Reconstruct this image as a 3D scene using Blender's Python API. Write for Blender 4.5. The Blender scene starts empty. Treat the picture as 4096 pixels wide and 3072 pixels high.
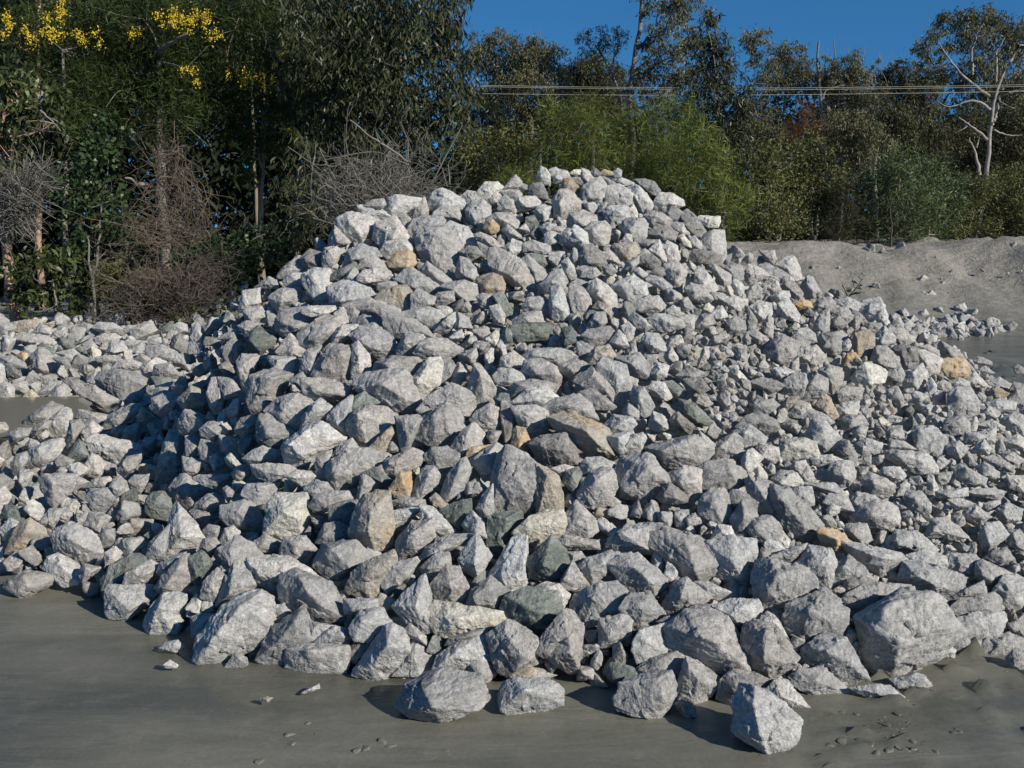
import bpy, math, random
import numpy as np
from math import radians, sin, cos, pi

# ------------------------------------------------------------------ camera
sc = bpy.context.scene
FPX, CAMH, PITCH = 3934.0, 1.6, radians(9.9)
cam_d = bpy.data.cameras.new('camera')
cam = bpy.data.objects.new('camera', cam_d)
sc.collection.objects.link(cam)
cam.location = (0, 0, CAMH)
cam.rotation_euler = (radians(90) - PITCH, 0, 0)
cam_d.sensor_width = 36.0
cam_d.lens = 36.0 * FPX / 4096.0
cam_d.clip_start = 0.05
cam_d.clip_end = 2000
sc.camera = cam

# ------------------------------------------------------------------ light
SUN_EL, SUN_AZ = 28.0, -38.0       # azimuth measured from +X towards +Y
se, sa = radians(SUN_EL), radians(SUN_AZ)
SUNV = np.array([cos(se) * cos(sa), cos(se) * sin(sa), sin(se)])
w = bpy.data.worlds.new('World'); sc.world = w; w.use_nodes = True
nt = w.node_tree
sky = nt.nodes.new('ShaderNodeTexSky'); sky.sky_type = 'NISHITA'
sky.sun_disc = False
sky.sun_elevation = se
sky.sun_rotation = math.atan2(SUNV[0], SUNV[1])
sky.altitude = 300; sky.air_density = 1.0; sky.dust_density = 0.0; sky.ozone_density = 3.0
bg = nt.nodes['Background']; bg.inputs['Strength'].default_value = 0.06
tcw = nt.nodes.new('ShaderNodeTexCoord'); vad = nt.nodes.new('ShaderNodeVectorMath'); vad.inputs[1].default_value = (0, 0, .2)
vno = nt.nodes.new('ShaderNodeVectorMath'); vno.operation = 'NORMALIZE'
nt.links.new(tcw.outputs['Generated'], vad.inputs[0]); nt.links.new(vad.outputs[0], vno.inputs[0])
nt.links.new(vno.outputs[0], sky.inputs['Vector'])       # a very clear, dry day: deep blue right down to the tree line
grd = nt.nodes.new('ShaderNodeMix'); grd.data_type = 'RGBA'; grd.blend_type = 'MULTIPLY'; grd.inputs[0].default_value = 1.0
grd.inputs[7].default_value = (.48, 1.22, 1.62, 1)       # the saturated blue of this clear winter sky
nt.links.new(sky.outputs[0], grd.inputs[6]); nt.links.new(grd.outputs[2], bg.inputs['Color'])
sun_d = bpy.data.lights.new('sun', 'SUN'); sun_d.energy = 5.0; sun_d.angle = radians(0.5)
sun_d.color = (1.0, 0.93, 0.82)
sun = bpy.data.objects.new('sun', sun_d); sc.collection.objects.link(sun)
sun.rotation_euler = (radians(90 - SUN_EL), 0, math.atan2(SUNV[0], -SUNV[1]))
sc.view_settings.view_transform = 'Standard'
sc.view_settings.look = 'None'
sc.view_settings.exposure = 0.17
sc.view_settings.gamma = 1.0
sc.view_settings.use_curve_mapping = False
sc.render.engine = 'CYCLES'

# ------------------------------------------------------------------ helpers
RNG = np.random.default_rng(11)
COL = sc.collection

def tag(o, label=None, cat=None, group=None, kind=None):
    if label: o['label'] = label
    if cat: o['category'] = cat
    if group: o['group'] = group
    if kind: o['kind'] = kind
    return o

def make_mesh(name, verts, faces, mat, smooth=False, col=None):
    """verts (n,3); faces: (m,k) array or list of such arrays"""
    me = bpy.data.meshes.new(name)
    if not isinstance(faces, list): faces = [faces]
    faces = [f for f in faces if len(f)]
    me.vertices.add(len(verts)); me.vertices.foreach_set('co', np.asarray(verts, np.float32).ravel())
    nl = sum(f.size for f in faces); nf = sum(len(f) for f in faces)
    me.loops.add(nl); me.polygons.add(nf)
    li = np.concatenate([f.ravel() for f in faces]).astype(np.int32)
    tot = np.concatenate([np.full(len(f), f.shape[1]) for f in faces]).astype(np.int32)
    st = np.concatenate([[0], np.cumsum(tot)[:-1]]).astype(np.int32)
    me.loops.foreach_set('vertex_index', li)
    me.polygons.foreach_set('loop_start', st)
    me.polygons.foreach_set('loop_total', tot)
    me.polygons.foreach_set('use_smooth', np.full(nf, smooth))
    if col is not None:
        a = me.color_attributes.new('tint', 'FLOAT_COLOR', 'POINT')
        a.data.foreach_set('color', np.asarray(col, np.float32).ravel())
    me.update(calc_edges=True)
    me.materials.append(mat)
    return me

def link(name, me, loc=(0, 0, 0), parent=None):
    o = bpy.data.objects.new(name, me); COL.objects.link(o); o.location = loc
    if parent: o.parent = parent
    return o

def empty(name, loc):
    o = bpy.data.objects.new(name, None); COL.objects.link(o); o.location = loc
    o.empty_display_size = 0.2
    return o

PERM = np.random.default_rng(5).permutation(256); PERM = np.concatenate([PERM, PERM, PERM])
GR = np.random.default_rng(6).normal(size=(256, 3)); GR /= np.linalg.norm(GR, axis=1)[:, None]
def perlin(p):
    p = np.asarray(p, float)
    i = np.floor(p).astype(int); f = p - i; i &= 255
    u = f * f * f * (f * (f * 6 - 15) + 10)
    out = 0
    for dx in (0, 1):
        for dy in (0, 1):
            for dz in (0, 1):
                h = PERM[PERM[PERM[(i[:, 0] + dx) & 255] + ((i[:, 1] + dy) & 255)] + ((i[:, 2] + dz) & 255)]
                g = GR[h & 255]
                d = (g * (f - np.array([dx, dy, dz]))).sum(1)
                wx = u[:, 0] if dx else 1 - u[:, 0]
                wy = u[:, 1] if dy else 1 - u[:, 1]
                wz = u[:, 2] if dz else 1 - u[:, 2]
                out = out + d * wx * wy * wz
    return out * 1.6
def fbm(p, octv=4, gain=.5):
    s = 0; a = 1.0
    for k in range(octv):
        s = s + a * perlin(p * 2 ** k + 17.3 * k); a *= gain
    return s

def pix_dir(px, py):
    u = (np.asarray(px, float) - 2048) / FPX; v = (1536 - np.asarray(py, float)) / FPX
    return np.stack([u, cos(PITCH) + v * sin(PITCH), -sin(PITCH) + v * cos(PITCH)], -1)
CAMP = np.array([0, 0, CAMH])
def at(px, py, Y):
    """world point seen at a photo pixel, Y metres ahead"""
    d = pix_dir(px, py); return CAMP + d * (Y / d[..., 1:2] if d.ndim > 1 else Y / d[1])

# ------------------------------------------------------------------ the lie of the land
_X = [-30, -9, -2.6, -2.2, -1.85, -1.6, -1.0, -.3, .4, .9, 1.24, 2.4, 3.4, 4.5, 6, 9, 14]
_R = [9, 9, 6.2, 5.9, 5.8, 5.8, 6.0, 6.2, 6.3, 6.3, 6.2, 6.5, 7.0, 7.3, 7.5, 8, 9]
_H = [.22, .22, .28, .46, .86, 1.12, 1.52, 1.62, 1.76, 1.66, 1.44, .97, .53, .26, .15, .05, 0]
_FX = [-30, -8, -5, -3, -2.3, -1.6, -1.1, -.5, 0, .5, 1.0, 1.5, 2.2, 3, 5, 9, 14]
_FY = [9, 6.6, 5.6, 4.7, 4.2, 3.82, 3.42, 3.25, 3.15, 3.1, 3.12, 3.35, 3.6, 4.0, 5.0, 6, 7]
_GX = [-3, -2.2, -1.9, -1.6, -1.3, -1.0, -.6]
_GY = [6.1, 5.75, 5.1, 4.45, 3.95, 3.55, 3.27]
def pile(x, y):
    r = np.interp(x, _X, _R); h = np.interp(x, _X, _H); f = np.interp(x, _FX, _FY)
    t = np.clip((y - f) / (r - f), 0, 1)
    front = np.where(y > f, .10 + np.maximum(h - .10, 0) * t ** .9, 0)
    back = h - .72 * np.maximum(y - r, 0)
    f2 = np.interp(x, _GX, _GY)
    main = np.where(y > f2, np.maximum(h, .1) * (np.clip((y - f2) / (r - f2), 0, 1)) ** .85, 0)
    front = np.where(x < -.55, np.maximum(np.minimum(front, .22), np.minimum(main, h)), front)
    z = np.where(y < r, front, back)
    field = np.where((x < -1.2) & (y > f + .2) & (y < 13.8), .17, 0)
    return np.maximum(z, field)
_CP = [(2500, 1100), (2700, 1000), (3000, 990), (3100, 976), (3380, 976), (3420, 990), (3480, 1010), (3580, 997), (3640, 985), (3720, 1002), (3800, 990), (3920, 976), (3985, 958), (4030, 986), (4096, 972), (4600, 960), (6000, 960)]
_CX = [(a - 2048) / FPX * 16.3 for a, b in _CP]
_CZ = [at(a, b, 16.)[2] for a, b in _CP]
def berm(x, y):
    hc = np.interp(x, _CX, _CZ) * np.clip((x - .6) / 1.4, 0, 1)
    t = np.clip((y - 12.6) / 3.4, 0, 1)
    t2 = t * t * (3 - 2 * t) * .5 + t * .5
    z = hc * t2
    return np.where(y > 16, hc - .03 * (y - 16), z)
def ground(x, y):
    return np.maximum(berm(x, y), 0)
def terrain(x, y):
    return np.maximum(pile(x, y), ground(x, y))
def hit(px, py, off=0.0):
    """march photo rays onto the surface; returns distance Y"""
    d = pix_dir(np.atleast_1d(px), np.atleast_1d(py)); d = d / d[:, 1:2]
    Y = np.full(len(d), 2.2); done = np.zeros(len(d), bool); res = np.full(len(d), 14.5)
    ys = np.arange(2.2, 18, .02)
    for k in ys:
        P = CAMP + d * k
        h = P[:, 2] <= terrain(P[:, 0], P[:, 1]) + off
        new = h & ~done; res[new] = k; done |= new
    return res, done
def closest(px, py):
    d = pix_dir(px, py); d = d / d[1]; ys = np.arange(4.5, 8.5, .02); P = CAMP + d[None] * ys[:, None]
    return ys[(P[:, 2] - pile(P[:, 0], P[:, 1])).argmin()]
ROCK_OUTLINES = """
T 1200 660 2.212
l 2095,110 2130,15 2180,40 2212,90 2212,175 2150,165
g 570,360 640,310 735,300 750,350 720,385 600,380
l 520,370 560,360 715,385 750,440 820,465 690,495 600,490 560,450
l 750,370 790,300 850,270 1060,300 1030,365 970,380 900,440 830,460 760,435
l 330,480 430,425 520,430 640,510 700,500 600,650 560,705 460,695 400,640 330,570
l 270,640 310,545 350,600 440,680 380,700 250,730
l 680,520 780,500 850,465 975,665 1030,745 1000,800 930,760 830,680 700,700 660,640
g 650,590 700,540 790,560 820,640 740,690 680,690
l 715,760 760,690 850,655 940,660 1035,745 1020,800 850,770 770,835
o 780,860 850,780 960,750 1010,800 1020,870 960,935 880,915 800,905
g 955,570 990,490 1080,455 1250,460 1280,500 1250,555 1130,580 1050,640 990,690
g 1040,680 1060,620 1120,570 1230,575 1330,590 1420,700 1410,800 1410,900 1310,980 1200,920 1100,850 1050,760
l 1250,560 1340,500 1480,560 1570,680 1570,730 1420,740 1370,640
l 1155,290 1200,230 1250,215 1350,250 1430,300 1470,370 1430,400 1330,350 1290,390 1140,395
l 1030,360 1100,290 1135,400 1130,460 1000,470
l 1175,440 1260,370 1380,390 1430,450 1420,490 1290,490 1250,460
l 850,440 920,430 980,480 980,510 920,580 870,510
l 1465,400 1530,320 1610,310 1680,370 1680,450 1620,520 1540,520 1490,480
l 1420,280 1480,230 1560,240 1590,300 1530,310 1480,350
w 1580,230 1640,160 1740,155 1790,200 1720,250 1650,325 1590,310
l 1790,215 1850,150 1905,95 1960,150 1940,200 1880,210
g 1770,235 1830,205 1950,230 1955,275 1910,305 1830,290
l 1650,320 1720,250 1770,255 1780,290 1750,370 1660,350
l 1755,400 1770,310 1820,280 1890,320 1925,375 1900,420 1790,415
g 1895,160 1950,155 2035,190 2040,220 1960,240
k 2010,240 2060,170 2140,160 2180,250 2190,300 2130,320 2060,290
l 1905,320 1950,285 2070,280 2150,350 2080,380 1960,400
o 1620,560 1650,490 1710,480 1760,540 1750,590 1690,605
l 1650,480 1740,425 1870,430 1930,500 1920,570 1850,560 1760,540
l 1790,580 1840,530 1950,620 1960,650 1870,665
l 1550,630 1600,600 1700,640 1740,680 1820,760 1810,800 1700,740 1610,680
k 1570,680 1650,720 1690,750 1660,810 1610,815 1590,760
k 1420,770 1490,720 1560,730 1610,790 1520,840 1500,855 1430,800
l 1810,740 1880,660 1960,690 1970,740 1910,800 1830,800
l 1680,760 1780,750 1940,840 2090,1010 2120,1110 2060,1160 1930,1080 1860,1050 1780,1000 1690,900
l 1950,850 2020,800 2090,890 2200,960 2200,1010 2100,1050 2020,920
l 1980,700 2060,670 2212,720 2212,790 2130,790 1990,770
d 1980,790 2140,790 2180,880 2110,895 2060,850
g 1420,820 1480,830 1560,920 1590,1010 1540,1050 1400,990 1380,960
g 1075,930 1130,860 1230,930 1330,1010 1300,1050 1210,1050 1100,970
l 840,1020 930,930 1000,910 1120,1010 1240,1080 1260,1130 1150,1160 1000,1100
b 1570,1000 1690,960 1780,990 1810,1050 1790,1130 1650,1150 1570,1130
l 1245,1080 1290,1045 1450,1020 1560,1060 1570,1180 1500,1220 1400,1170
g 1190,1170 1230,1130 1350,1120 1360,1200 1280,1240 1200,1245
l 980,1150 1040,1100 1190,1170 1180,1230 1070,1300 990,1290
b 660,1190 720,1120 820,1080 930,1070 975,1120 980,1280 940,1290 800,1235 720,1220
l 510,990 560,940 680,910 800,970 810,1010 710,1050 560,1060 520,1040
g 510,920 580,820 660,810 730,860 800,950 790,990 700,920 590,940
g 380,900 430,760 540,700 660,730 710,810 580,820 520,860 400,910
g 195,830 220,745 320,730 370,780 340,850 280,940 210,900
g 20,1040 40,965 180,920 260,930 275,990 270,1080 200,1190 130,1210 90,1130 40,1100
d 270,990 330,930 480,865 490,900 450,950 370,1000 280,1020
l 380,1030 440,940 480,910 510,940 515,1030 450,1045
l 250,1080 380,1020 480,1045 600,1090 660,1170 560,1200 380,1260 270,1220 260,1130
g 385,1250 500,1195 620,1180 680,1240 880,1280 870,1310 740,1300 730,1370 600,1320 500,1290
g 690,1050 780,1030 860,1040 880,1080 770,1100 700,1110
l 20,1280 110,1250 290,1250 300,1290 230,1340 100,1340 30,1310
l 0,1490 130,1380 230,1330 320,1340 360,1420 330,1500 230,1580 150,1630 0,1600
g 300,1320 380,1265 450,1350 440,1430 360,1440 330,1380
g 380,1260 480,1250 520,1300 500,1360 450,1400
g 470,1420 490,1360 560,1330 740,1370 755,1450 730,1480 640,1410 540,1440
g 735,1290 800,1280 1060,1400 1130,1470 1180,1530 1040,1500 960,1480 850,1525 800,1510 760,1440
l 880,1310 1010,1290 1060,1260 1130,1260 1230,1290 1275,1370 1210,1450 1150,1440 1060,1390 900,1330
g 450,1560 480,1490 620,1405 740,1450 810,1540 860,1640 800,1659 640,1659 490,1590
l 870,1630 910,1490 1000,1480 1110,1520 1110,1550 1040,1610 1000,1659 880,1659
g 1020,1659 1110,1540 1280,1540 1420,1600 1430,1659
g 1410,1490 1480,1470 1670,1490 1690,1600 1680,1659 1540,1659 1440,1590
l 1190,1470 1300,1340 1360,1310 1410,1340 1330,1460 1280,1500
k 1345,1240 1440,1180 1450,1240 1360,1320
l 1360,1420 1400,1310 1480,1350 1520,1440 1380,1450
l 1570,1170 1620,1140 1700,1160 1745,1230 1700,1280 1600,1250
d 1720,1170 1790,1120 1860,1250 1880,1310 1820,1330 1760,1260
l 1680,1260 1760,1240 1810,1330 1800,1410 1730,1400 1690,1330
g 1975,1250 2020,1180 2110,1170 2200,1210 2212,1300 2100,1310 1990,1290
g 1890,1370 1980,1310 2120,1300 2140,1390 2000,1400 1900,1410
l 1210,1250 1290,1250 1345,1280 1330,1320 1260,1370
d 1865,1430 1960,1410 2212,1400 2212,1540 2060,1540 1950,1560 1880,1510
d 1795,1480 1835,1420 1870,1450 1875,1560 1830,1570
T 2100 660 2.212
l 250,310 300,230 370,220 440,270 520,350 545,400 400,410 330,480 265,450
b 300,190 350,130 400,110 420,170 468,190 460,240 430,265 340,215
l 245,90 290,40 370,60 390,100 330,135 270,165
l 210,40 270,20 300,45 250,100 230,90
w 400,75 430,45 495,40 500,90 440,90
l 495,100 500,30 560,50 615,120 560,150 510,120
g 410,110 480,90 545,150 500,180 440,160
k 580,60 620,30 670,70 660,100 600,100
o 665,70 700,40 770,60 780,90 680,95
l 780,60 820,30 855,50 850,110 790,105
l 490,310 510,190 560,150 660,110 720,180 700,270 660,335 540,325
g 660,110 700,100 780,160 840,180 720,190
l 735,110 800,95 900,130 970,160 880,180 830,165
l 700,270 710,200 800,170 870,190 970,270 980,320 910,360 720,350
l 840,190 880,160 1000,180 1050,230 1120,330 1110,390 1050,440 980,350 980,280
k 970,130 1070,130 1140,150 1190,220 1180,270 1130,260 1050,200
l 1140,380 1150,320 1190,250 1290,255 1390,310 1400,360 1290,400 1220,435
g 1240,440 1290,390 1330,380 1390,420 1370,500 1280,480
k 1370,440 1440,400 1500,450 1570,530 1600,600 1540,640 1450,620 1430,560 1390,510
w 1530,480 1560,450 1715,460 1722,500 1700,550 1620,550
l 1550,690 1590,620 1650,580 1760,590 1775,800 1750,890 1700,790 1620,760 1560,740
l 1060,450 1100,410 1200,420 1290,490 1250,540 1150,560 1080,500
g 1110,610 1150,560 1250,540 1340,600 1320,660 1230,660 1180,640
l 1260,530 1330,510 1400,520 1420,590 1400,630 1350,650 1330,580
l 690,410 740,370 870,360 920,380 920,470 860,500 770,545 730,500
w 920,400 960,350 1000,430 990,470 930,465
l 855,560 870,500 940,470 1050,480 1080,540 1070,630 1020,680 980,700 940,620 890,600
w 860,670 890,610 940,620 950,690 870,700
b 765,740 800,705 960,690 1005,740 1000,800 930,850 850,855 810,810
g 870,930 900,860 1005,810 1000,870 940,945
l 380,510 400,430 510,405 620,450 640,500 560,560 480,590 400,545
l 525,580 590,510 700,505 750,560 740,680 690,710 610,700 560,650
l 310,620 440,535 550,610 550,700 490,745 410,720 320,690
l 175,620 230,590 310,610 315,670 240,700 180,710
l 135,560 190,510 270,530 280,580 180,620
w 240,570 280,540 370,560 340,595 250,595
l 300,490 360,490 370,545 310,550
g 515,340 600,330 640,360 600,430 550,400
l 635,420 670,340 720,330 715,380 660,440
k 480,800 520,715 600,710 690,790 720,870 660,900 560,910 475,890
l 680,770 750,760 800,800 850,880 760,860 710,840
k 690,900 760,880 810,940 770,980 700,965
l 455,920 520,895 620,910 660,960 600,1000 500,990
l 330,870 380,825 440,920 475,970 470,1000 400,1010 350,940
l 395,830 430,740 490,770 480,860 450,900
d 0,790 60,785 160,800 190,880 140,900 80,860
l 1010,780 1060,740 1120,790 1080,800 1020,800
k 1005,870 1020,800 1120,790 1190,850 1190,890 1130,920
l 1105,750 1190,670 1240,760 1250,850 1190,860
g 1010,690 1060,660 1180,665 1110,745 1050,740
l 1220,730 1260,680 1340,720 1370,830 1310,890 1250,840
l 1240,900 1300,870 1360,870 1430,950 1400,1010 1370,1060 1310,1070 1260,1000
w 1350,640 1400,615 1460,680 1470,730 1400,710
l 1450,650 1500,630 1560,690 1560,750 1490,750
k 1445,860 1490,750 1600,760 1730,800 1740,890 1640,880 1530,890
l 1505,960 1540,900 1610,950 1690,1060 1700,1100 1650,1160 1590,1100 1500,1040
g 1620,890 1660,870 1740,920 1820,970 1820,1040 1760,1110 1700,1000
g 1410,1090 1470,1050 1580,1070 1640,1150 1660,1190 1560,1220 1470,1190
g 1740,900 1850,880 1920,900 1930,1010 1860,1020 1810,960
l 1920,910 1980,880 2100,920 2160,980 2100,1010 1990,1060 1930,1000
l 1010,1000 960,940 1010,910 1080,960 1090,1010 1060,1030
g 1070,1020 1110,980 1210,1000 1290,1070 1270,1130 1200,1100
k 1110,960 1150,905 1240,910 1245,970 1190,990
l 770,1070 860,1020 960,980 1060,1050 1080,1130 1050,1180 930,1205 840,1150
g 945,1220 1080,1170 1180,1160 1230,1240 1220,1300 1090,1330 1010,1290
l 560,1100 630,1005 730,1070 805,1150 810,1260 770,1320 700,1220 590,1180
b 600,1270 650,1210 730,1240 770,1300 760,1370 730,1370 690,1290
l 390,1150 410,1075 520,1090 550,1170 585,1200 580,1280 530,1350 470,1380 420,1290
l 215,1200 235,1090 310,1070 360,1160 415,1270 400,1330 340,1370 240,1360 220,1290
l 130,1060 230,960 320,920 360,1010 390,1120 370,1160 290,1070 220,1070 150,1130
g 390,1050 460,1005 550,1040 530,1080 400,1080
l 1080,1370 1170,1320 1290,1330 1390,1380 1405,1430 1250,1480 1130,1450
g 920,1370 970,1310 1060,1370 1110,1430 1060,1470 980,1440
l 850,1430 920,1400 970,1450 950,1540 900,1560
g 560,1400 620,1310 700,1310 720,1390 660,1460 545,1450
d 515,1330 570,1290 630,1300 560,1390 530,1400
g 500,1510 560,1460 740,1430 790,1480 760,1560 680,1610 570,1600
l 750,1570 830,1470 880,1510 915,1600 850,1620
d 330,1450 400,1430 460,1500 440,1570 350,1590
l 1035,1540 1080,1490 1180,1500 1230,1580 1240,1640 1120,1650
l 970,1610 1030,1550 1090,1620 1090,1659 1000,1659
g 1490,1430 1560,1330 1640,1330 1680,1400 1620,1430 1500,1480
g 1490,1500 1570,1430 1680,1450 1790,1540 1790,1600 1720,1659 1590,1659 1530,1580
l 1650,1310 1740,1250 1790,1340 1720,1370 1660,1360
l 1250,1290 1310,1240 1370,1290 1350,1340 1260,1330
l 1370,1360 1410,1330 1500,1330 1490,1450 1420,1480
g 1780,1400 1850,1350 1940,1380 1950,1450 1890,1500 1800,1490
l 1760,1200 1850,1160 1960,1200 1900,1290 1800,1270
g 1960,1450 1970,1260 2050,1370 2050,1440 1990,1480
l 1980,1290 2060,1210 2180,1210 2170,1300 2090,1350 2030,1350
l 1790,1590 1900,1500 2060,1520 2120,1620 2080,1659 1840,1659
l 2100,1420 2150,1340 2200,1370 2190,1540 2120,1470
g 1970,1490 2040,1460 2170,1550 2170,1580 2080,1590
T 3000 900 2.212
l 215,350 290,290 390,280 440,380 450,470 390,490 290,400
l 80,230 210,230 230,300 200,350 140,300
g 80,360 150,340 330,430 340,460 260,520 160,450
l 115,530 180,475 240,500 270,570 210,610
g 255,540 310,465 400,520 460,600 450,650 380,640 300,580
l 445,560 500,470 550,470 620,590 560,640 490,640
l 185,630 260,585 340,590 350,640 290,690 220,690
o 400,700 450,655 530,680 550,730 430,750
g 540,740 620,650 700,640 750,690 720,760 600,770
l 240,790 250,700 340,660 430,790 420,860 340,830 280,810
l 0,730 70,680 180,700 190,790 130,830 60,830
l 100,900 160,800 205,830 200,1000 130,950
l 575,860 620,790 690,740 700,800 700,920 640,980 560,930
k 710,930 720,840 790,810 850,870 810,920 760,950
g 700,760 760,730 860,730 910,820 860,860 790,810
l 750,680 860,640 990,700 940,760 820,740
g 905,760 960,770 1040,860 1010,910 930,860
l 940,760 1000,680 1150,650 1200,760 1225,870 1220,900 1120,860 1010,890
l 1220,910 1320,820 1355,880 1350,940 1260,940
g 370,1000 430,920 500,910 560,960 580,1030 480,1010 420,1060
k 370,1010 430,980 530,1040 500,1090 430,1090
g 120,1150 200,1020 300,985 430,1060 400,1150 350,1200 310,1265 230,1220
l 410,1150 460,1090 590,1070 660,1160 660,1200 570,1250 450,1200
g 600,1010 640,960 770,950 800,1000 800,1120 760,1170 680,1160 610,1080
l 800,1110 820,1040 870,1010 895,1060 870,1110
b 890,1100 930,960 1040,940 1095,980 1095,1140 1030,1180 950,1185
g 1010,900 1050,865 1150,870 1190,940 1110,970 1030,940
l 1100,990 1190,910 1280,990 1270,1040 1180,1080 1110,1060
l 1250,950 1330,920 1440,990 1450,1030 1350,1060 1280,1010
o 820,1200 860,1140 930,1130 940,1160 880,1200 840,1245
g 1080,1190 1110,1080 1200,1080 1300,1170 1330,1260 1250,1300 1200,1270
k 1250,1100 1340,1060 1470,1100 1480,1200 1480,1220 1400,1290 1330,1270 1320,1150
l 1475,1110 1550,1110 1690,1180 1700,1220 1650,1310 1560,1310 1520,1260
l 1500,1080 1580,1060 1670,1110 1670,1160 1610,1150
g 1670,1080 1700,1035 1850,1120 1990,1290 1950,1310 1780,1160 1690,1170
o 1660,1240 1710,1190 1820,1170 1900,1200 1940,1290 1940,1360 1780,1370 1710,1290
w 895,1350 950,1290 1020,1220 1150,1260 1205,1310 1180,1390 1070,1440 960,1420
l 1210,1320 1330,1260 1370,1330 1330,1390 1230,1360
l 1350,1390 1390,1290 1520,1230 1560,1300 1560,1380 1490,1460 1370,1440
k 0,1390 100,1350 200,1370 290,1420 250,1470 180,1490 90,1450
g 275,1440 330,1350 410,1310 490,1330 500,1400 460,1520 400,1550 320,1500
g 440,1540 500,1400 590,1320 680,1370 680,1480 600,1540 480,1560
g 610,1290 700,1250 810,1270 825,1340 800,1430 730,1500 680,1450 680,1360
l 200,1270 310,1260 380,1300 290,1400 240,1340
l 360,1220 430,1170 430,1290 380,1300 350,1260
l 1120,1470 1190,1420 1290,1430 1300,1540 1270,1659 1120,1659
g 780,1480 850,1430 990,1450 980,1540 900,1570 800,1560
b 580,1659 600,1570 650,1530 730,1600 770,1659
b 265,1600 320,1530 410,1560 400,1600 310,1650
g 5,1600 60,1560 180,1560 230,1590 190,1659 30,1659
g 1740,1500 1850,1430 1960,1460 2030,1560 2020,1640 1870,1659 1770,1620
l 1660,1430 1700,1370 1770,1400 1780,1480 1700,1480
l 1920,1380 1990,1300 2070,1390 2110,1430 2000,1430
l 1770,1400 1850,1350 1940,1390 1930,1440 1800,1440
l 1560,1420 1600,1350 1650,1420 1640,1480 1580,1500
l 1350,850 1380,820 1450,880 1450,930 1380,920
l 1480,800 1550,745 1580,790 1500,830
l 1530,850 1590,820 1590,900 1550,940 1510,900
l 1320,760 1370,740 1430,830 1370,840
g 1965,1200 2020,1160 2140,1210 2130,1240 2020,1230
g 2030,1280 2080,1245 2160,1310 2070,1320
l 1925,890 1960,860 2020,920 1990,960 1930,950
l 1815,730 1850,700 1910,740 1890,770 1830,760
T 0 1200 2.212
b 150,280 180,190 350,175 360,220 310,250 290,290
l 0,220 90,205 140,240 110,280 0,290
l 290,290 360,210 440,250 450,300 350,310
l 130,340 200,290 400,320 460,350 430,390 280,390 200,370
g 675,240 740,200 840,230 820,270 740,280
l 830,250 880,200 1000,210 1090,260 1040,300 940,310
l 1050,290 1130,230 1240,220 1250,270 1150,340
l 1160,260 1330,185 1380,270 1300,310 1290,350 1180,350
d 1350,300 1500,195 1525,200 1520,270 1430,320 1400,340
l 1530,230 1590,195 1650,220 1660,280 1560,300
g 1690,160 1740,115 1800,180 1790,240 1730,210
l 1665,470 1690,330 1700,230 1740,200 1820,290 1800,430 1780,480
k 1500,400 1540,320 1590,305 1650,380 1640,470 1540,440
l 835,350 870,320 1000,300 1060,330 1010,380 930,400 850,390
d 520,390 530,335 655,350 640,430 560,440
d 330,410 380,385 490,440 470,480 420,470
g 650,390 740,330 800,300 830,320 740,370 670,410
l 675,430 780,360 830,380 860,420 720,460
l 945,460 990,360 1080,370 1125,440 1050,470 1010,490
l 1290,360 1350,330 1420,330 1420,380 1310,400
l 1070,380 1140,350 1290,370 1160,430 1100,420
g 1300,480 1300,410 1430,400 1550,460 1450,500 1330,510
l 275,500 350,425 400,430 470,500 540,620 500,660 370,655 290,590
o 155,510 190,460 240,480 272,560 210,590 190,550
l 5,510 100,500 210,550 230,600 120,580 30,600
k 50,580 70,560 180,640 180,670 90,710 60,680
k 470,520 580,505 640,610 600,640 540,580
l 500,470 640,435 700,480 620,540 570,505
l 850,510 920,490 1010,490 1010,540 870,550
g 1430,500 1560,465 1680,580 1660,610 1600,560 1440,550
l 1000,600 1060,540 1150,530 1240,560 1250,610 1150,620
g 860,700 890,640 1010,610 1200,650 1275,700 1270,760 1130,820 1070,880 940,830 870,750
l 1250,590 1370,515 1470,550 1350,600 1360,660 1280,710 1270,640
g 1360,660 1380,580 1500,560 1580,660 1560,690 1430,680
d 1330,720 1340,680 1500,690 1510,720 1430,770 1350,790
g 1340,830 1400,760 1520,730 1530,790 1480,860 1350,870
g 1520,760 1580,710 1640,680 1660,780 1620,830 1540,810
g 1350,870 1500,810 1610,830 1620,880 1560,960 1540,1000 1430,1030 1350,970
b 1575,890 1690,770 1760,790 1860,900 1830,970 1790,1005 1640,960
g 1570,1100 1640,970 1740,1000 1860,1050 1820,1110 1720,1200 1600,1180
g 700,830 770,760 840,770 860,830 960,870 1060,890 1050,930 970,1000 870,980 770,910
g 1105,890 1160,830 1280,790 1280,830 1180,920 1120,920
g 215,1090 260,1020 440,910 540,940 550,980 450,1060 290,1120 230,1120
l 380,1160 450,1060 560,960 620,970 640,1040 600,1150 560,1210 480,1210
l 675,1040 700,970 810,1000 960,1020 950,1060 880,1120 780,1090
l 700,1200 730,1120 810,1075 900,1140 840,1180 790,1270 730,1270
g 590,1260 620,1080 700,1070 740,1120 640,1270 590,1310
g 900,1130 990,1010 1150,930 1230,930 1240,980 1180,1080 1100,1110 960,1150
l 990,1180 1010,1090 1090,1080 1130,1140 1070,1200 1030,1220
l 1090,1180 1140,1120 1230,1090 1240,1200 1200,1250 1110,1240
g 330,820 440,720 490,740 470,810 390,870
g 435,850 490,770 560,745 620,800 560,900 500,910
g 580,730 590,690 680,700 750,780 720,810 670,840 600,790
o 185,890 220,840 280,795 350,870 350,900 240,900
l 0,760 40,730 120,770 125,930 0,930
g 75,1190 160,1140 270,1140 240,1200 150,1250 110,1260
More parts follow.
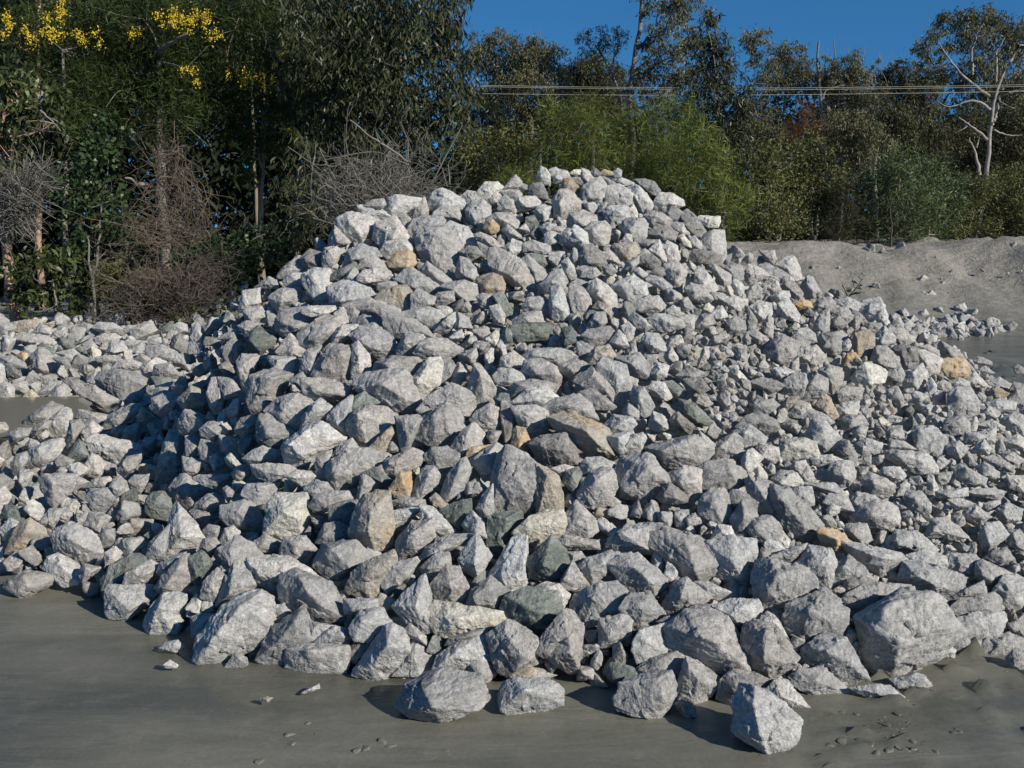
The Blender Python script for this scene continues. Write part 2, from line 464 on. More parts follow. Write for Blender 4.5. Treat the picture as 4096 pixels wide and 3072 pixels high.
g 265,1160 400,1060 450,1080 420,1130 300,1220
g 230,1280 270,1230 330,1250 350,1280 290,1330 250,1320
l 230,1400 260,1330 420,1250 540,1230 560,1290 500,1390 380,1500 240,1470
g 100,1450 150,1370 230,1350 240,1420 180,1540 120,1540
l 0,1500 50,1450 130,1560 120,1620 0,1659
d 600,1390 670,1270 700,1240 750,1300 780,1370 680,1420
l 780,1250 850,1190 910,1240 1000,1240 1220,1280 1240,1370 1170,1400 1050,1450 980,1450 900,1390 800,1330
g 1040,1500 1120,1390 1240,1370 1240,1430 1190,1500 1100,1570
g 490,1430 540,1370 650,1420 600,1470 510,1470
g 355,1620 380,1500 500,1480 690,1430 715,1460 690,1540 610,1659 400,1659
l 1385,1590 1400,1460 1460,1370 1450,1290 1500,1175 1590,1180 1640,1260 1610,1380 1640,1540 1560,1600 1480,1640
g 1640,1210 1720,1210 1760,1260 1740,1370 1650,1370
g 1760,1310 1780,1240 1850,1250 1900,1320 1870,1440 1780,1400
g 1770,1150 1850,1080 1960,1090 1930,1210 1880,1240 1790,1200
l 1700,1590 1780,1500 2010,1340 2080,1370 2050,1430 2020,1580 1920,1659
g 1615,1390 1820,1430 1740,1540 1690,1560 1630,1520
l 1830,830 1870,700 1950,690 1980,860 1960,990 1880,1000 1870,900
g 1930,690 2080,700 2140,830 1990,870 1970,770
l 2120,230 2212,190 2212,310 2150,310
T 900 1300 2.212
d 200,90 290,15 460,125 430,180 300,270 215,250 195,190
g 455,0 700,0 600,60 510,95 460,50
g 450,240 580,80 620,170 740,210 690,290 560,290
l 1040,0 1160,0 1175,40 1100,90 1010,180 940,170 960,90
g 1110,100 1200,20 1320,0 1470,100 1520,220 1470,270 1380,310 1280,260 1180,160
l 1130,190 1180,155 1270,260 1285,330 1270,430 1170,460 1120,430
g 770,430 830,300 900,190 960,175 1110,200 1130,260 1130,440 1060,520 900,480 780,460 | 900,300,.2 1030,240,.3
l 665,410 680,290 730,220 850,190 840,260 770,370 770,460 700,430
l 385,300 400,280 610,290 590,440 500,390 430,390
l 100,330 140,270 200,300 300,280 200,420 180,520 190,620 130,480
g 195,530 240,460 420,390 580,450 575,520 500,640 350,740 250,785 220,720 | 400,470,.3
g 580,470 680,420 710,460 670,540 590,510
l 670,470 860,475 950,490 1100,550 1130,630 1020,690 860,660 760,650 700,590 | 690,560,.1 860,600,.25 1050,620,.25
g 360,750 480,650 650,610 700,610 770,690 680,840 620,940 520,910 430,840 | 600,650,.25 480,800,.2
g 280,960 300,810 370,790 420,880 620,960 500,1080 420,1090 300,1030 | 370,960,.3
g 85,920 140,830 240,800 300,860 290,930 180,1010 110,960
l 670,950 690,810 790,690 840,665 960,750 870,830 790,870
l 510,1085 560,1020 770,880 850,865 900,900 1050,1010 900,1100 720,1290 650,1280 540,1180
g 900,840 960,750 1100,640 1130,650 1060,790 1090,900 1080,970 1060,1000 950,910
d 1055,740 1100,660 1220,600 1280,600 1355,690 1180,760 1060,830
l 1090,850 1180,750 1280,720 1420,740 1510,800 1470,890 1270,1090 1200,1110 1100,930 | 1170,790,.2
b 1270,1090 1380,970 1480,890 1490,960 1400,1140 1320,1120
g 1150,470 1280,440 1400,405 1580,410 1640,490 1560,560 1700,650 1730,700 1650,770 1500,770 1420,730 1310,620 1270,585 1180,570 | 1380,520,.3 1540,620,.3
g 1320,410 1350,330 1490,275 1700,290 1730,330 1720,380 1640,415 1380,420
l 1520,240 1560,130 1600,65 1740,90 1780,130 1670,280 1560,280
g 1680,250 1720,170 1790,125 1960,125 2090,210 2080,250 1960,300 1740,290 | 1780,200,.3
w 1640,500 1700,440 1790,300 1900,295 1920,350 1890,520 1790,600 1650,590
g 1890,310 1990,310 2035,360 1990,450 1890,520
g 1720,750 1820,630 2000,525 2130,580 2190,640 2200,720 2110,820 2030,730 1840,760 1760,790
g 1670,910 1700,870 1810,800 1890,720 1960,700 2060,770 2120,870 2080,950 1990,1090 1800,1050 1700,990
g 1510,820 1700,800 1740,830 1640,960 1630,1100 1560,1100 1550,900
l 2000,1080 2100,940 2180,880 2212,880 2212,1090 2150,1110 2140,1180 2080,1180
g 1770,1150 1830,1090 1960,1080 2060,1140 2060,1210 1900,1310 1800,1220 | 1850,1120,.2
g 1400,1250 1430,1190 1650,1095 1745,1130 1720,1240 1540,1330 1420,1300 | 1560,1170,.2 1450,1230,.25
g 1660,1520 1700,1350 1780,1250 1850,1250 1900,1330 1880,1410 1770,1500 1730,1535 | 1800,1330,.3
o 1450,1450 1550,1310 1640,1310 1660,1400 1630,1520 1520,1530 1470,1490 | 1570,1390,.25
g 1910,1520 1950,1370 2080,1200 2130,1185 2175,1280 2110,1450 1960,1560 | 2060,1300,.3
d 1230,1310 1340,1265 1465,1370 1440,1430 1310,1350
l 915,1240 960,1190 1090,1100 1190,1110 1270,1105 1400,1165 1380,1200 1230,1310 1130,1430 1000,1500 930,1420 910,1350 | 960,1330,.2
g 1170,1500 1200,1340 1240,1330 1330,1390 1250,1480 1180,1590
l 165,1180 270,1100 330,1080 420,1100 500,1140 490,1210 340,1225 230,1240
l 240,1240 400,1225 560,1240 640,1290 530,1330 390,1400 300,1350 260,1310
l 540,1340 640,1290 750,1300 790,1340 690,1430 600,1370
g 700,1450 800,1375 900,1400 950,1460 900,1490 780,1510
g 750,1600 790,1530 880,1480 940,1480 1080,1470 1115,1540 1000,1590 910,1640 800,1650
g 800,1230 830,1160 940,1120 930,1250 900,1390 820,1380 | 860,1250,.2
g 155,1500 200,1410 380,1410 480,1400 440,1480 380,1560 290,1590 | 300,1430,.2
l 0,1430 60,1440 85,1500 30,1560 0,1540
g 1490,1560 1600,1520 1760,1550 1760,1590 1560,1650
g 940,1170 1010,1060 1120,1000 1180,1090 1040,1110
T 1850 1380 2.212
l 335,200 350,110 450,60 540,130 530,190 440,210
l 270,270 340,210 430,210 500,240 585,300 550,330 450,370 340,360 290,320
g 540,240 560,150 700,130 820,190 870,280 860,430 820,450 820,340 700,320 600,300
g 420,420 480,340 600,305 800,340 820,360 760,450 700,430 580,400 440,470
l 435,510 560,400 660,365 740,370 840,470 720,550 560,540
l 50,380 100,180 150,180 200,240 220,330 290,380 270,520 90,590
d 275,470 340,425 400,440 440,550 370,530 310,520
l 540,100 600,40 850,30 950,60 1000,110 850,170 700,140 560,150
b 1100,130 1180,30 1290,5 1360,110 1330,150 1180,180 1110,180
l 850,180 1000,120 1080,170 1130,190 1000,300 960,300 860,220
g 1000,310 1150,190 1190,190 1310,290 1360,390 1330,510 1200,450 1110,390 1010,370 | 1190,300,.25 1290,410,.25
l 1190,180 1240,130 1440,190 1470,310 1470,420 1420,590 1280,560 1360,430 1330,310 | 1360,260,.2
g 1360,120 1500,90 1560,75 1640,170 1690,300 1560,290 1460,250 1440,190 | 1500,170,.25
g 1030,420 1130,385 1260,460 1350,540 1320,570 1180,570 1060,460
g 440,560 640,540 740,590 775,680 740,770 600,860 510,720 470,620 | 560,640,.25
g 700,570 830,480 1030,430 1130,530 1190,660 1160,680 1010,610 900,630 800,640 | 850,530,.2 1000,540,.2
b 775,650 940,600 1130,660 1270,740 1340,860 1380,990 1320,1020 1150,990 930,840 840,750 | 860,680,.2 1090,760,.35 1200,880,.3
g 60,670 130,590 240,525 330,570 345,700 340,765 260,740 160,720 | 230,600,.3
g 340,500 370,490 420,540 470,620 500,720 440,760 380,850 350,770 340,620
l 0,880 20,760 110,700 195,790 180,880 100,900 30,920 | 60,800,.2
g 215,810 240,760 340,770 300,850 260,880
o 450,760 480,725 550,740 595,850 560,900 560,1000 430,920
o 40,970 60,910 250,885 180,930 120,960 50,1000
k 590,880 700,805 900,800 1010,900 1000,1050 830,1070 730,1075 700,980 640,930 | 700,900,.2 900,940,.3
g 70,1020 180,940 300,875 380,930 310,1030 290,1180 200,1190 100,1060 | 200,1000,.25
g 265,1330 270,1200 320,1000 390,915 560,1000 740,1150 755,1220 650,1450 580,1470 270,1480 | 420,1080,.15 300,1250,.1 560,1300,.15
b 610,1020 740,1090 840,1170 875,1280 880,1480 680,1480 660,1440 755,1220 740,1150 640,1070
g 120,1440 190,1310 265,1240 270,1480 240,1520 150,1510
l 1050,1070 1100,1000 1220,990 1320,1040 1330,1120 1200,1110 1070,1160
g 1030,1340 1040,1260 1140,1130 1230,1095 1320,1110 1370,1250 1300,1400 1150,1440 1060,1420 | 1180,1200,.3
g 1355,1110 1410,1000 1640,970 1690,1010 1800,1180 1820,1240 1720,1330 1580,1360 1400,1340 1380,1230 | 1640,1090,.35 1480,1180,.2 1420,1290,.2
l 1270,810 1500,760 1520,830 1480,920 1390,960 1330,900
l 1390,980 1500,800 1590,780 1620,830 1570,960
g 1625,910 1750,870 2050,800 2070,830 2190,920 2200,960 2120,1040 1950,1100 1800,1110 1730,1040 1640,960 | 1760,940,.3 2000,880,.25
l 1800,1150 1960,1080 2110,1110 2100,1310 2030,1410 1900,1230 1820,1210
k 1720,1350 1830,1220 1990,1340 1980,1390 1850,1410 1760,1390
d 890,1210 920,1120 1020,1085 1050,1140 1020,1270 980,1290 900,1220
l 790,1090 900,1060 980,1080 870,1160
l 1480,440 1520,370 1600,380 1695,540 1620,640 1570,620 1500,500 | 1560,450,.2
g 1420,590 1470,520 1560,590 1550,650 1440,630
l 1650,390 1680,330 1780,340 1850,460 1790,490 1680,440
d 1750,330 1850,320 1940,390 1900,450 1800,390
d 1860,560 1900,480 2050,520 2210,680 2150,710 2030,680 1990,640
b 1840,660 1900,590 2050,720 2000,790 1860,730
g 1900,270 2000,190 2140,250 2100,290 1960,330
k 1960,310 2100,290 2180,390 2100,430 1990,400
l 1670,250 1720,160 1820,190 1800,280 1720,310
l 1650,720 1690,590 1760,620 1830,700 1820,740 1720,760
l 1290,790 1260,700 1340,620 1350,640 1500,640 1530,700 1480,760
d 225,1560 260,1490 420,1480 520,1470 500,1560 400,1620 360,1659 225,1659
g 890,1470 980,1395 1110,1440 1190,1560 1200,1630 1130,1659 910,1659
T 2800 1580 2.212
l 0,330 130,440 110,520 60,520 0,570
g 110,520 150,420 300,340 370,400 370,540 250,560 110,570 | 180,460,.2
l 300,330 380,280 440,270 590,380 560,430 470,470 380,460 360,380 | 390,340,.2
k 310,290 420,180 520,155 660,220 690,290 640,330 560,340 450,270 | 560,240,.2
g 440,90 500,50 640,40 690,90 600,160 480,140
b 700,100 780,20 870,20 840,80 760,150
l 780,160 850,50 960,80 985,130 850,200
b 1020,90 1080,20 1150,30 1225,180 1190,230 1120,160 1030,130
l 1210,100 1260,75 1400,60 1370,180 1250,230 1210,170
g 1255,220 1320,180 1430,190 1470,260 1360,310 1260,330
w 1345,330 1420,270 1480,290 1460,370 1400,400
g 830,200 960,140 1080,160 1190,240 1130,270 960,210
l 930,370 1000,230 1100,240 1240,380 1200,450 1160,520 1050,540 1020,430 950,400
w 695,480 710,400 930,390 1020,430 1050,540 880,580 700,580 | 780,430,.15
l 500,470 540,430 690,470 700,540 660,600 560,590
l 370,580 420,500 460,480 550,560 460,660 430,700 390,640
g 0,640 80,590 250,600 350,640 410,720 400,790 330,820 240,800 30,830 0,740 | 100,680,.25 280,690,.3
l 130,580 220,555 300,580 310,610 240,600
w 640,740 720,670 850,690 910,770 900,810 830,850 740,830
l 800,640 830,590 930,580 950,630 890,700
l 900,720 950,630 1000,700 1000,770 920,780
k 1165,490 1240,410 1310,405 1390,530 1380,590 1330,610 1270,570 | 1310,430,.3 1290,510,.2
l 990,560 1030,540 1160,530 1260,580 1130,650 1010,620
g 1130,680 1150,620 1270,590 1350,600 1370,720 1350,760 1280,820 1230,810 1140,760 | 1240,660,.3 1280,740,.3
g 910,790 970,775 1180,780 1250,850 1250,880 1120,860 960,820
g 790,850 880,815 980,820 1010,970 920,980 840,900
g 1420,800 1500,690 1640,740 1720,800 1710,860 1660,900 1520,890 1480,830 | 1540,780,.3
l 1660,560 1650,500 1760,490 2000,520 2090,640 2080,690 1900,690 1830,620 | 1750,540,.2 1920,560,.2
g 1890,330 1920,270 2060,280 2180,390 2170,510 2090,530 1920,480 | 1950,310,.2
g 1645,340 1680,280 1780,280 1800,380 1670,410
g 1665,460 1700,400 1800,410 1900,480 1700,480
l 1380,430 1480,390 1610,430 1580,510 1430,540
l 1590,690 1630,640 1760,640 1820,710 1780,750 1640,720
g 415,760 440,715 620,780 570,850 570,910 680,1040 720,1160 620,1080 560,1060 480,960 420,850 | 540,860,.2
k 570,860 640,790 790,840 950,1000 1070,1140 1050,1220 980,1330 870,1320 840,1260 720,1140 680,1040 570,910 | 720,920,.2 920,1160,.2
g 0,930 80,840 200,830 250,900 240,960 280,1060 200,1150 100,1070 0,1060 | 120,960,.25
k 240,900 290,840 400,870 500,950 490,1070 450,1080 400,930 290,1030 250,970
g 270,1100 370,940 430,950 510,1080 450,1200 380,1260 300,1250 | 390,1080,.25
g 430,1200 480,1100 560,1075 650,1090 720,1180 700,1250 640,1310 500,1290 | 570,1110,.2 480,1170,.25
l 110,1290 160,1160 270,1170 300,1270 180,1290
l 60,1330 180,1285 400,1260 480,1330 480,1460 430,1530 420,1659 330,1659 230,1600 130,1530 130,1420
o 1040,1220 1070,1180 1210,1190 1350,1310 1270,1350 1190,1390 1080,1320 | 1120,1240,.25 1220,1280,.3
g 1285,1370 1290,1320 1380,1310 1600,1360 1760,1400 1830,1470 1690,1540 1570,1600 1490,1570 1370,1460 | 1440,1390,.25 1620,1440,.3
g 1330,1070 1420,980 1560,940 1700,960 1760,1080 1750,1150 1600,1180 1540,1130 1360,1120 | 1520,1050,.3 1700,1060,.2
g 1100,950 1150,880 1280,890 1350,1020 1270,1020 1130,980
l 1120,1010 1160,965 1240,990 1230,1040 1150,1080
g 1320,920 1400,860 1540,890 1600,940 1440,990 1360,1010
g 1810,890 1850,850 1960,860 2040,960 2030,1030 1980,1060 1850,1010 | 1900,920,.25
g 1280,1190 1330,1150 1470,1140 1520,1280 1440,1320 1370,1280
l 1700,1250 1740,1200 1920,1210 2090,1360 2060,1400 1880,1350 1760,1350
g 2010,1250 2050,1130 2110,1080 2212,1180 2212,1290 2130,1340 2060,1290
l 1830,1420 2000,1370 2170,1430 2180,1540 2120,1560 1900,1490
g 865,1510 950,1370 1050,1340 1150,1370 1195,1450 1190,1550 1140,1659 1050,1659 960,1600 | 1060,1430,.25
l 610,1440 800,1350 930,1320 960,1370 820,1480 700,1480
l 1120,1659 1200,1450 1320,1440 1400,1530 1540,1640 1540,1659
g 470,1659 480,1530 570,1450 770,1490 950,1600 1020,1659
g 1780,1659 1830,1490 1900,1470 2130,1570 2212,1659
T 0 1900 2.212
g 355,30 390,0 680,0 640,120 560,200 480,290 430,240 380,140 | 460,60,.2
g 760,200 800,130 940,120 1020,220 920,330 820,310 | 830,150,.2
g 965,110 1010,40 1060,20 1110,60 1080,190 1030,210 980,160
g 1140,60 1190,10 1310,0 1300,60 1240,160 1160,130
l 735,110 850,30 960,20 990,70 920,120 800,125
g 1500,120 1580,20 1640,0 1750,70 1835,130 1770,220 1700,300 1640,310 1560,220 1510,180 | 1580,100,.25 1680,170,.3
l 1705,30 1760,0 2040,0 2010,60 1930,130 1800,90
d 1290,230 1350,160 1450,150 1500,220 1520,300 1490,410 1340,370 1290,330 | 1380,220,.25
l 1460,720 1500,440 1540,280 1580,280 1700,400 1800,550 1770,640 1650,700 1580,700 | 1600,540,.25 1520,480,.1
g 1290,720 1330,600 1500,440 1470,640 1460,740 1330,770
g 1740,250 1840,170 1900,170 2005,240 1990,290 1850,335 1720,300
g 1680,330 1700,310 1840,340 1860,440 1780,490 1720,400
g 1955,310 2000,270 2120,230 2212,240 2212,490 2110,460 1990,380 | 2060,310,.25
g 1970,120 2010,95 2070,150 2020,240 1990,200
g 1800,490 1850,440 1940,460 1930,560 1820,570
g 1770,640 1800,570 1900,560 1945,620 1860,730
l 1955,570 1990,480 2060,455 2120,510 2100,550 1960,610
d 10,380 40,270 140,280 180,400 100,420
b 50,690 100,560 170,440 260,390 390,480 400,530 330,560 250,640 130,660 80,700 | 220,500,.2
l 0,480 90,390 190,440 120,540 40,570
g 360,420 430,310 560,300 510,400 470,470
g 465,540 500,480 640,430 760,480 860,560 905,700 850,760 770,780 630,750 500,660 | 620,570,.25 760,650,.2
g 745,440 800,340 900,340 970,380 880,510 790,490
l 375,820 430,740 520,700 620,750 710,830 710,920 690,960 560,985 460,880 | 540,800,.2
g 50,990 90,920 220,850 320,860 440,890 460,930 440,970 210,1100 150,1060 | 200,890,.3 240,1000,.25
l 930,690 1020,640 1080,690 1030,770 940,790
g 710,840 740,790 890,820 800,880 730,960
d 905,920 980,820 1130,710 1220,710 1295,770 1230,810 1150,850 1000,930 980,990 930,1090 910,1010 | 1150,770,.1
l 1095,970 1120,870 1200,820 1330,760 1400,800 1350,940 1300,980
l 940,1050 960,980 1130,990 1260,990 1330,980 1375,1060 1370,1090 1160,1250 1120,1285 1000,1280 940,1220 | 1020,1080,.25 1140,1200,.3
g 1390,860 1420,780 1560,710 1640,690 1560,800 1450,900
g 1380,990 1440,900 1600,730 1670,720 1690,920 1640,1050 1450,1050 | 1580,820,.25 1450,1000,.25
d 1660,740 1780,675 1870,760 1860,810 1740,960 1690,930
l 1285,1320 1330,1180 1450,1060 1560,1050 1640,1070 1630,1270 1550,1410 1340,1420 | 1400,1170,.3 1340,1300,.15
g 1770,1090 1800,950 1920,830 1940,870 1990,900 1930,1020 1920,1110 | 1860,960,.2
l 1415,1530 1480,1480 1570,1465 1620,1530 1570,1570 1420,1560
g 1905,690 1990,590 2130,545 2212,620 2212,740 2060,810 2010,880 1920,790
g 1690,1260 1760,1235 1900,1230 1800,1400 1700,1430
T 700 1980 2.212
g 410,100 620,50 720,110 780,240 740,325 620,310 500,280 410,200 | 560,150,.25 640,240,.3
w 800,330 820,110 900,0 1170,0 1185,110 1190,250 1110,370 980,390 900,360 | 960,150,.3 1080,200,.25
g 1195,80 1290,0 1540,0 1550,50 1400,75 1350,195 1240,160
k 1360,110 1500,60 1610,50 1600,210 1550,290 1440,240 1370,220
k 1250,420 1330,260 1450,240 1550,300 1590,410 1340,440
b 1550,320 1600,150 1680,0 1890,0 1930,310 1905,440 1840,480 1760,470 1600,410 | 1730,150,.25 1710,330,.3
g 700,420 800,350 960,430 930,500 740,500 680,440
g 930,540 970,380 1150,370 1240,480 1150,610 1060,590 | 1050,450,.25
g 360,540 390,480 550,370 690,440 770,545 640,570 620,600 500,700 430,640 | 500,620,.3 480,480,.2
l 370,980 480,690 530,600 620,600 700,780 740,870 560,930 | 480,870,.2
l 650,570 830,540 1000,560 1150,640 1250,720 1100,680 950,720 930,900 840,860 740,760
g 930,820 970,720 1080,670 1370,780 1430,900 1490,1050 1490,1080 1420,1150 1180,1090 1120,990 1020,1010 950,920 | 1100,730,.25 1170,860,.3 1330,1000,.3
l 185,1440 230,1240 420,1000 560,920 760,870 830,930 855,1010 850,1230 700,1340 520,1430 400,1470 220,1470 | 580,980,.25 300,1310,.3 780,1080,.2
g 440,1530 530,1410 630,1440 635,1500 590,1530 | 560,1450,.2
g 720,1450 800,1290 870,1180 1000,1150 1130,990 1190,1170 1190,1290 960,1380 950,1530 780,1490 | 920,1290,.2 1060,1120,.25
g 990,1440 1010,1370 1180,1320 1520,1340 1525,1450 1470,1590 1200,1590 1010,1520 | 1190,1380,.25 1400,1400,.2
g 1240,1300 1320,1220 1410,1160 1520,1190 1550,1250 1530,1340 1300,1330
g 1190,1120 1400,1160 1340,1220 1210,1300
g 1550,1180 1640,1030 1830,1010 1910,1150 1810,1250 1730,1300 1600,1280 | 1650,1120,.25
g 1590,1570 1680,1410 1860,1170 1920,1155 2040,1220 2060,1380 1860,1640 1740,1645 | 1880,1330,.3 1760,1500,.2
k 1530,1370 1600,1290 1750,1310 1680,1410 1610,1500 1540,1450
g 1230,640 1320,440 1590,415 1740,560 1600,620 1420,760 1340,740 | 1540,640,.25 1380,470,.2
b 1520,830 1580,680 1700,590 1930,495 1950,590 1830,660 1710,680 1750,910 1600,880
g 1830,640 2000,630 2120,560 2145,600 2040,740 1870,880 1840,800 | 2030,650,.2
g 1500,920 1780,920 1790,1000 1600,1060 1510,1050
g 210,930 260,790 370,655 400,720 390,900 310,960 | 330,800,.2
g 140,1080 220,1055 350,1040 300,1180 200,1260
l 420,360 470,290 550,280 575,350 500,400 420,430
g 1960,600 1980,440 2070,290 2212,240 2212,500 2050,560
l 1940,140 2080,120 2180,120 2060,230 1930,270
g 1935,60 2060,25 2200,60 2100,120 1980,130
T 1550 2000 1.269
l 165,30 235,40 350,165 270,185 185,110
g 45,310 50,210 125,120 225,100 235,190 165,270
d 265,55 380,0 420,0 425,80 370,160 310,110
l 380,130 430,60 500,120 500,190 420,170
d 505,230 515,90 570,65 675,60 680,100 620,160 570,270 | 605,90,.2
w 640,170 720,90 800,60 885,55 900,110 895,175 820,190 750,230 680,190 | 700,150,.2
g 155,310 200,240 320,170 430,180 370,230 220,290
g 170,340 250,270 310,270 320,340 235,410 190,380
l 525,375 600,270 630,205 705,185 710,400 680,480 620,460 | 690,350,.25 580,400,.2
g 360,290 450,170 525,290 460,390 410,370 370,350 | 450,250,.15 440,330,.3
g 225,430 300,340 360,350 410,450 400,550 330,550 250,510 | 320,430,.25
g 30,540 100,460 190,390 225,520 200,620 240,660 180,670 90,610 | 140,540,.25
w 210,590 250,515 320,545 490,560 580,570 580,640 500,655 420,670 300,695 250,670 | 350,600,.2
k 400,550 430,460 520,390 610,470 570,570 440,555
d 570,600 600,490 720,450 850,470 870,570 800,680 720,680 640,620 | 640,500,.1 770,580,.3
d 700,330 760,260 830,190 900,260 920,350 850,430 760,400 710,370 | 790,330,.3 870,290,.15
l 860,210 900,180 1070,205 1080,250 900,250
g 890,90 960,10 1060,100 1075,150 1020,190 900,175
g 955,345 1010,300 1130,260 1165,300 1100,380 1040,425 980,390 | 1030,350,.25
g 870,440 910,360 940,310 1020,430 940,455
l 910,265 980,265 1010,300 960,340
l 760,440 800,415 870,430 925,480 880,560 860,490
g 1120,330 1280,285 1269,470 1230,470 1160,410
g 930,560 960,480 1070,430 1150,420 1205,470 1150,600 1000,640 950,600 | 1040,500,.2 1100,480,.2
l 1060,640 1110,600 1220,585 1240,640 1180,710 1080,750
g 510,690 600,620 640,615 750,700 750,820 620,895 550,840 | 600,680,.15 690,800,.25
g 765,740 820,650 890,565 940,575 990,650 965,850 930,880 840,820 770,770 | 850,660,.1 930,780,.25
g 910,920 960,820 980,750 1080,740 1130,830 1110,920 1040,952 930,952
l 30,890 100,790 145,700 240,790 210,850 170,890 | 130,790,.2
l 85,670 120,630 190,690 200,740 150,710
l 230,870 260,790 330,740 490,670 545,820 400,800 350,850 330,870
g 295,740 320,700 430,665 500,650 500,680 380,720
g 340,880 370,790 480,800 570,860 580,930 520,950 480,910
g 690,910 740,860 850,890 770,920
g 0,340 90,330 150,295 170,330 80,420 0,470
T 2400 2100 1.269
g 35,110 70,50 140,0 300,0 215,20 240,100 280,145 170,135 80,135 | 110,40,.2 200,100,.25
g 210,30 300,5 420,50 500,70 570,130 595,200 540,270 500,285 400,250 350,190 260,110 | 440,100,.2 480,230,.25
l 545,90 650,65 780,80 790,140 740,210 740,310 690,310 580,240 600,190 560,140 | 680,200,.25
l 560,80 600,0 660,10 685,65 620,80
g 40,200 110,160 195,150 330,270 330,310 270,360 160,345 90,260 | 180,220,.2 270,300,.2
g 0,480 0,300 70,290 130,350 110,420 60,470
g 105,430 150,350 250,350 320,450 280,510 200,550 160,510 | 220,420,.25
g 325,400 400,280 440,275 560,370 490,410 380,460 340,440 | 410,370,.25
l 480,290 550,290 660,340 600,380 550,370
l 580,415 660,380 800,380 815,430 790,490 720,540 640,470
g 780,250 800,190 860,175 1050,230 1095,290 1090,340 960,400 860,440 820,420 785,340 | 900,240,.3 850,340,.25
g 1000,200 1060,110 1170,130 1195,190 1160,330 1110,290 1000,240
l 1160,330 1180,210 1260,155 1269,270 1190,310
g 945,470 960,410 1130,330 1250,430 1250,500 1210,560 1060,580 960,550 | 1080,440,.25 1180,500,.2
k 430,450 480,405 560,405 580,440 500,450
g 335,520 380,490 450,445 560,440 640,480 690,560 720,690 745,735 640,790 600,760 450,660 350,640 | 480,560,.25 600,600,.3
g 720,610 740,520 790,490 900,530 1010,670 1000,700 870,780 760,700 | 850,520,.25 830,680,.3
l 815,480 850,440 900,470 950,570 870,530
g 1020,640 1040,600 1160,560 1269,570 1269,840 1200,760 1020,730 | 1150,650,.3
l 0,480 130,455 160,490 150,560 70,610 0,620
l 165,610 200,540 320,510 345,610 330,650 240,680 190,700 | 230,590,.15
g 290,490 340,465 420,470 400,500 330,520
g 165,770 190,730 240,680 380,650 430,680 420,760 370,800 250,760 170,800
g 375,860 430,770 440,680 500,700 600,780 600,810 540,890 470,910 400,890 | 450,720,.2 500,790,.25
T 3150 2080 1.340
g 310,150 330,130 500,110 610,190 640,220 580,250 450,290 380,240 | 450,190,.25
g 600,330 630,230 680,220 860,270 945,310 930,390 800,420 700,370 | 700,300,.25 790,350,.25
g 300,440 320,400 430,340 500,345 640,355 640,380 540,440 440,500 330,525 | 440,420,.2
g 290,380 320,320 400,305 470,330 380,360 330,410
g 215,370 240,260 330,195 400,250 465,330 390,305 300,330 | 300,250,.2
l 385,530 430,510 600,400 740,395 860,470 940,590 800,720 650,800 570,840 480,800 410,700 | 520,470,.2 470,580,.2 600,640,.25 800,560,.15
g 70,780 90,690 200,620 310,640 400,800 430,850 300,890 210,800 | 210,700,.3
g 10,840 60,800 200,800 360,950 150,950 40,890 | 150,860,.2
g 550,850 690,820 740,840 770,900 600,900
g 330,900 480,880 540,890 620,950 430,950
l 790,730 870,670 900,700 890,740
g 900,530 1010,500 1150,500 1165,540 1130,620 960,700 890,670 | 930,600,.2 1000,540,.2
g 865,480 930,420 1100,390 1135,430 1130,500 920,510
g 820,430 960,370 1040,330 1060,390 900,450
g 1010,230 1050,220 1200,290 1130,360 1080,390 1040,320 1010,300
g 1100,380 1150,310 1220,295 1268,330 1268,490 1140,460 | 1190,380,.2
g 1040,690 1070,630 1180,610 1268,640 1268,690 1180,730 1060,730 | 1150,670,.2
g 1170,740 1210,700 1268,710 1268,810 1180,790
g 1180,560 1268,510 1268,620 1200,600
g 860,250 880,180 1000,190 1060,230 1010,290 940,300
l 1020,90 1060,20 1130,10 1180,80 1080,165 1040,150
k 1060,200 1100,160 1170,150 1210,210 1140,240
g 1170,60 1240,55 1268,80 1268,160 1190,140
T 1500 2320 1.269
g 120,640 170,530 260,480 370,465 530,490 560,600 510,660 430,670 340,720 290,720 180,680 | 250,560,.25 300,650,.35 440,560,.2
l 630,590 660,520 720,505 900,520 955,570 950,630 850,650 780,695 700,690 650,660 | 760,560,.3
T 2400 2320 1.269
g 80,600 110,530 240,480 350,470 375,540 350,640 290,710 200,690 100,660 | 290,500,.15 320,600,.25
g 600,600 620,510 670,460 760,470 850,510 850,540 780,560 700,590 680,650 | 690,550,.25
g 685,760 690,620 720,540 790,550 840,610 920,620 1010,710 1000,780 970,840 850,865 730,800 | 810,790,.3 780,640,.2 950,720,.15
l 820,590 890,510 950,520 1060,650 1000,670 930,640 850,620 | 920,590,.2
g 870,500 930,470 990,540 950,540
l 965,480 1040,450 1150,460 1269,590 1269,640 1130,630 1050,570
b 380,630 420,610 480,650 490,690 440,700
T 3400 1400 1.269
g 495,230 540,190 610,195 650,260 650,320 600,340 540,330 500,290 | 560,240,.25
g 470,390 490,350 570,335 605,370 600,430 520,445
l 605,370 640,335 650,370 640,410 605,410
l 690,270 760,250 840,265 830,300 720,320
g 800,230 830,170 883,180 883,280 800,260
b 690,210 740,185 800,220 770,250 700,235
g 580,470 590,420 650,420 690,440 640,480
l 660,420 740,390 735,470 690,480
l 770,360 830,320 883,340 883,430 820,410
l 650,380 720,355 780,390 770,420 700,400
l 610,520 680,455 715,500 700,530
g 640,600 680,570 750,620 750,660 680,650
g 680,550 740,540 830,590 820,620 760,610
g 520,600 560,580 690,650 680,680 600,690 550,650
l 770,460 850,430 883,450 883,500 800,490
l 440,720 590,700 590,740 520,755 450,750
l 490,490 550,465 595,500 560,550 500,530
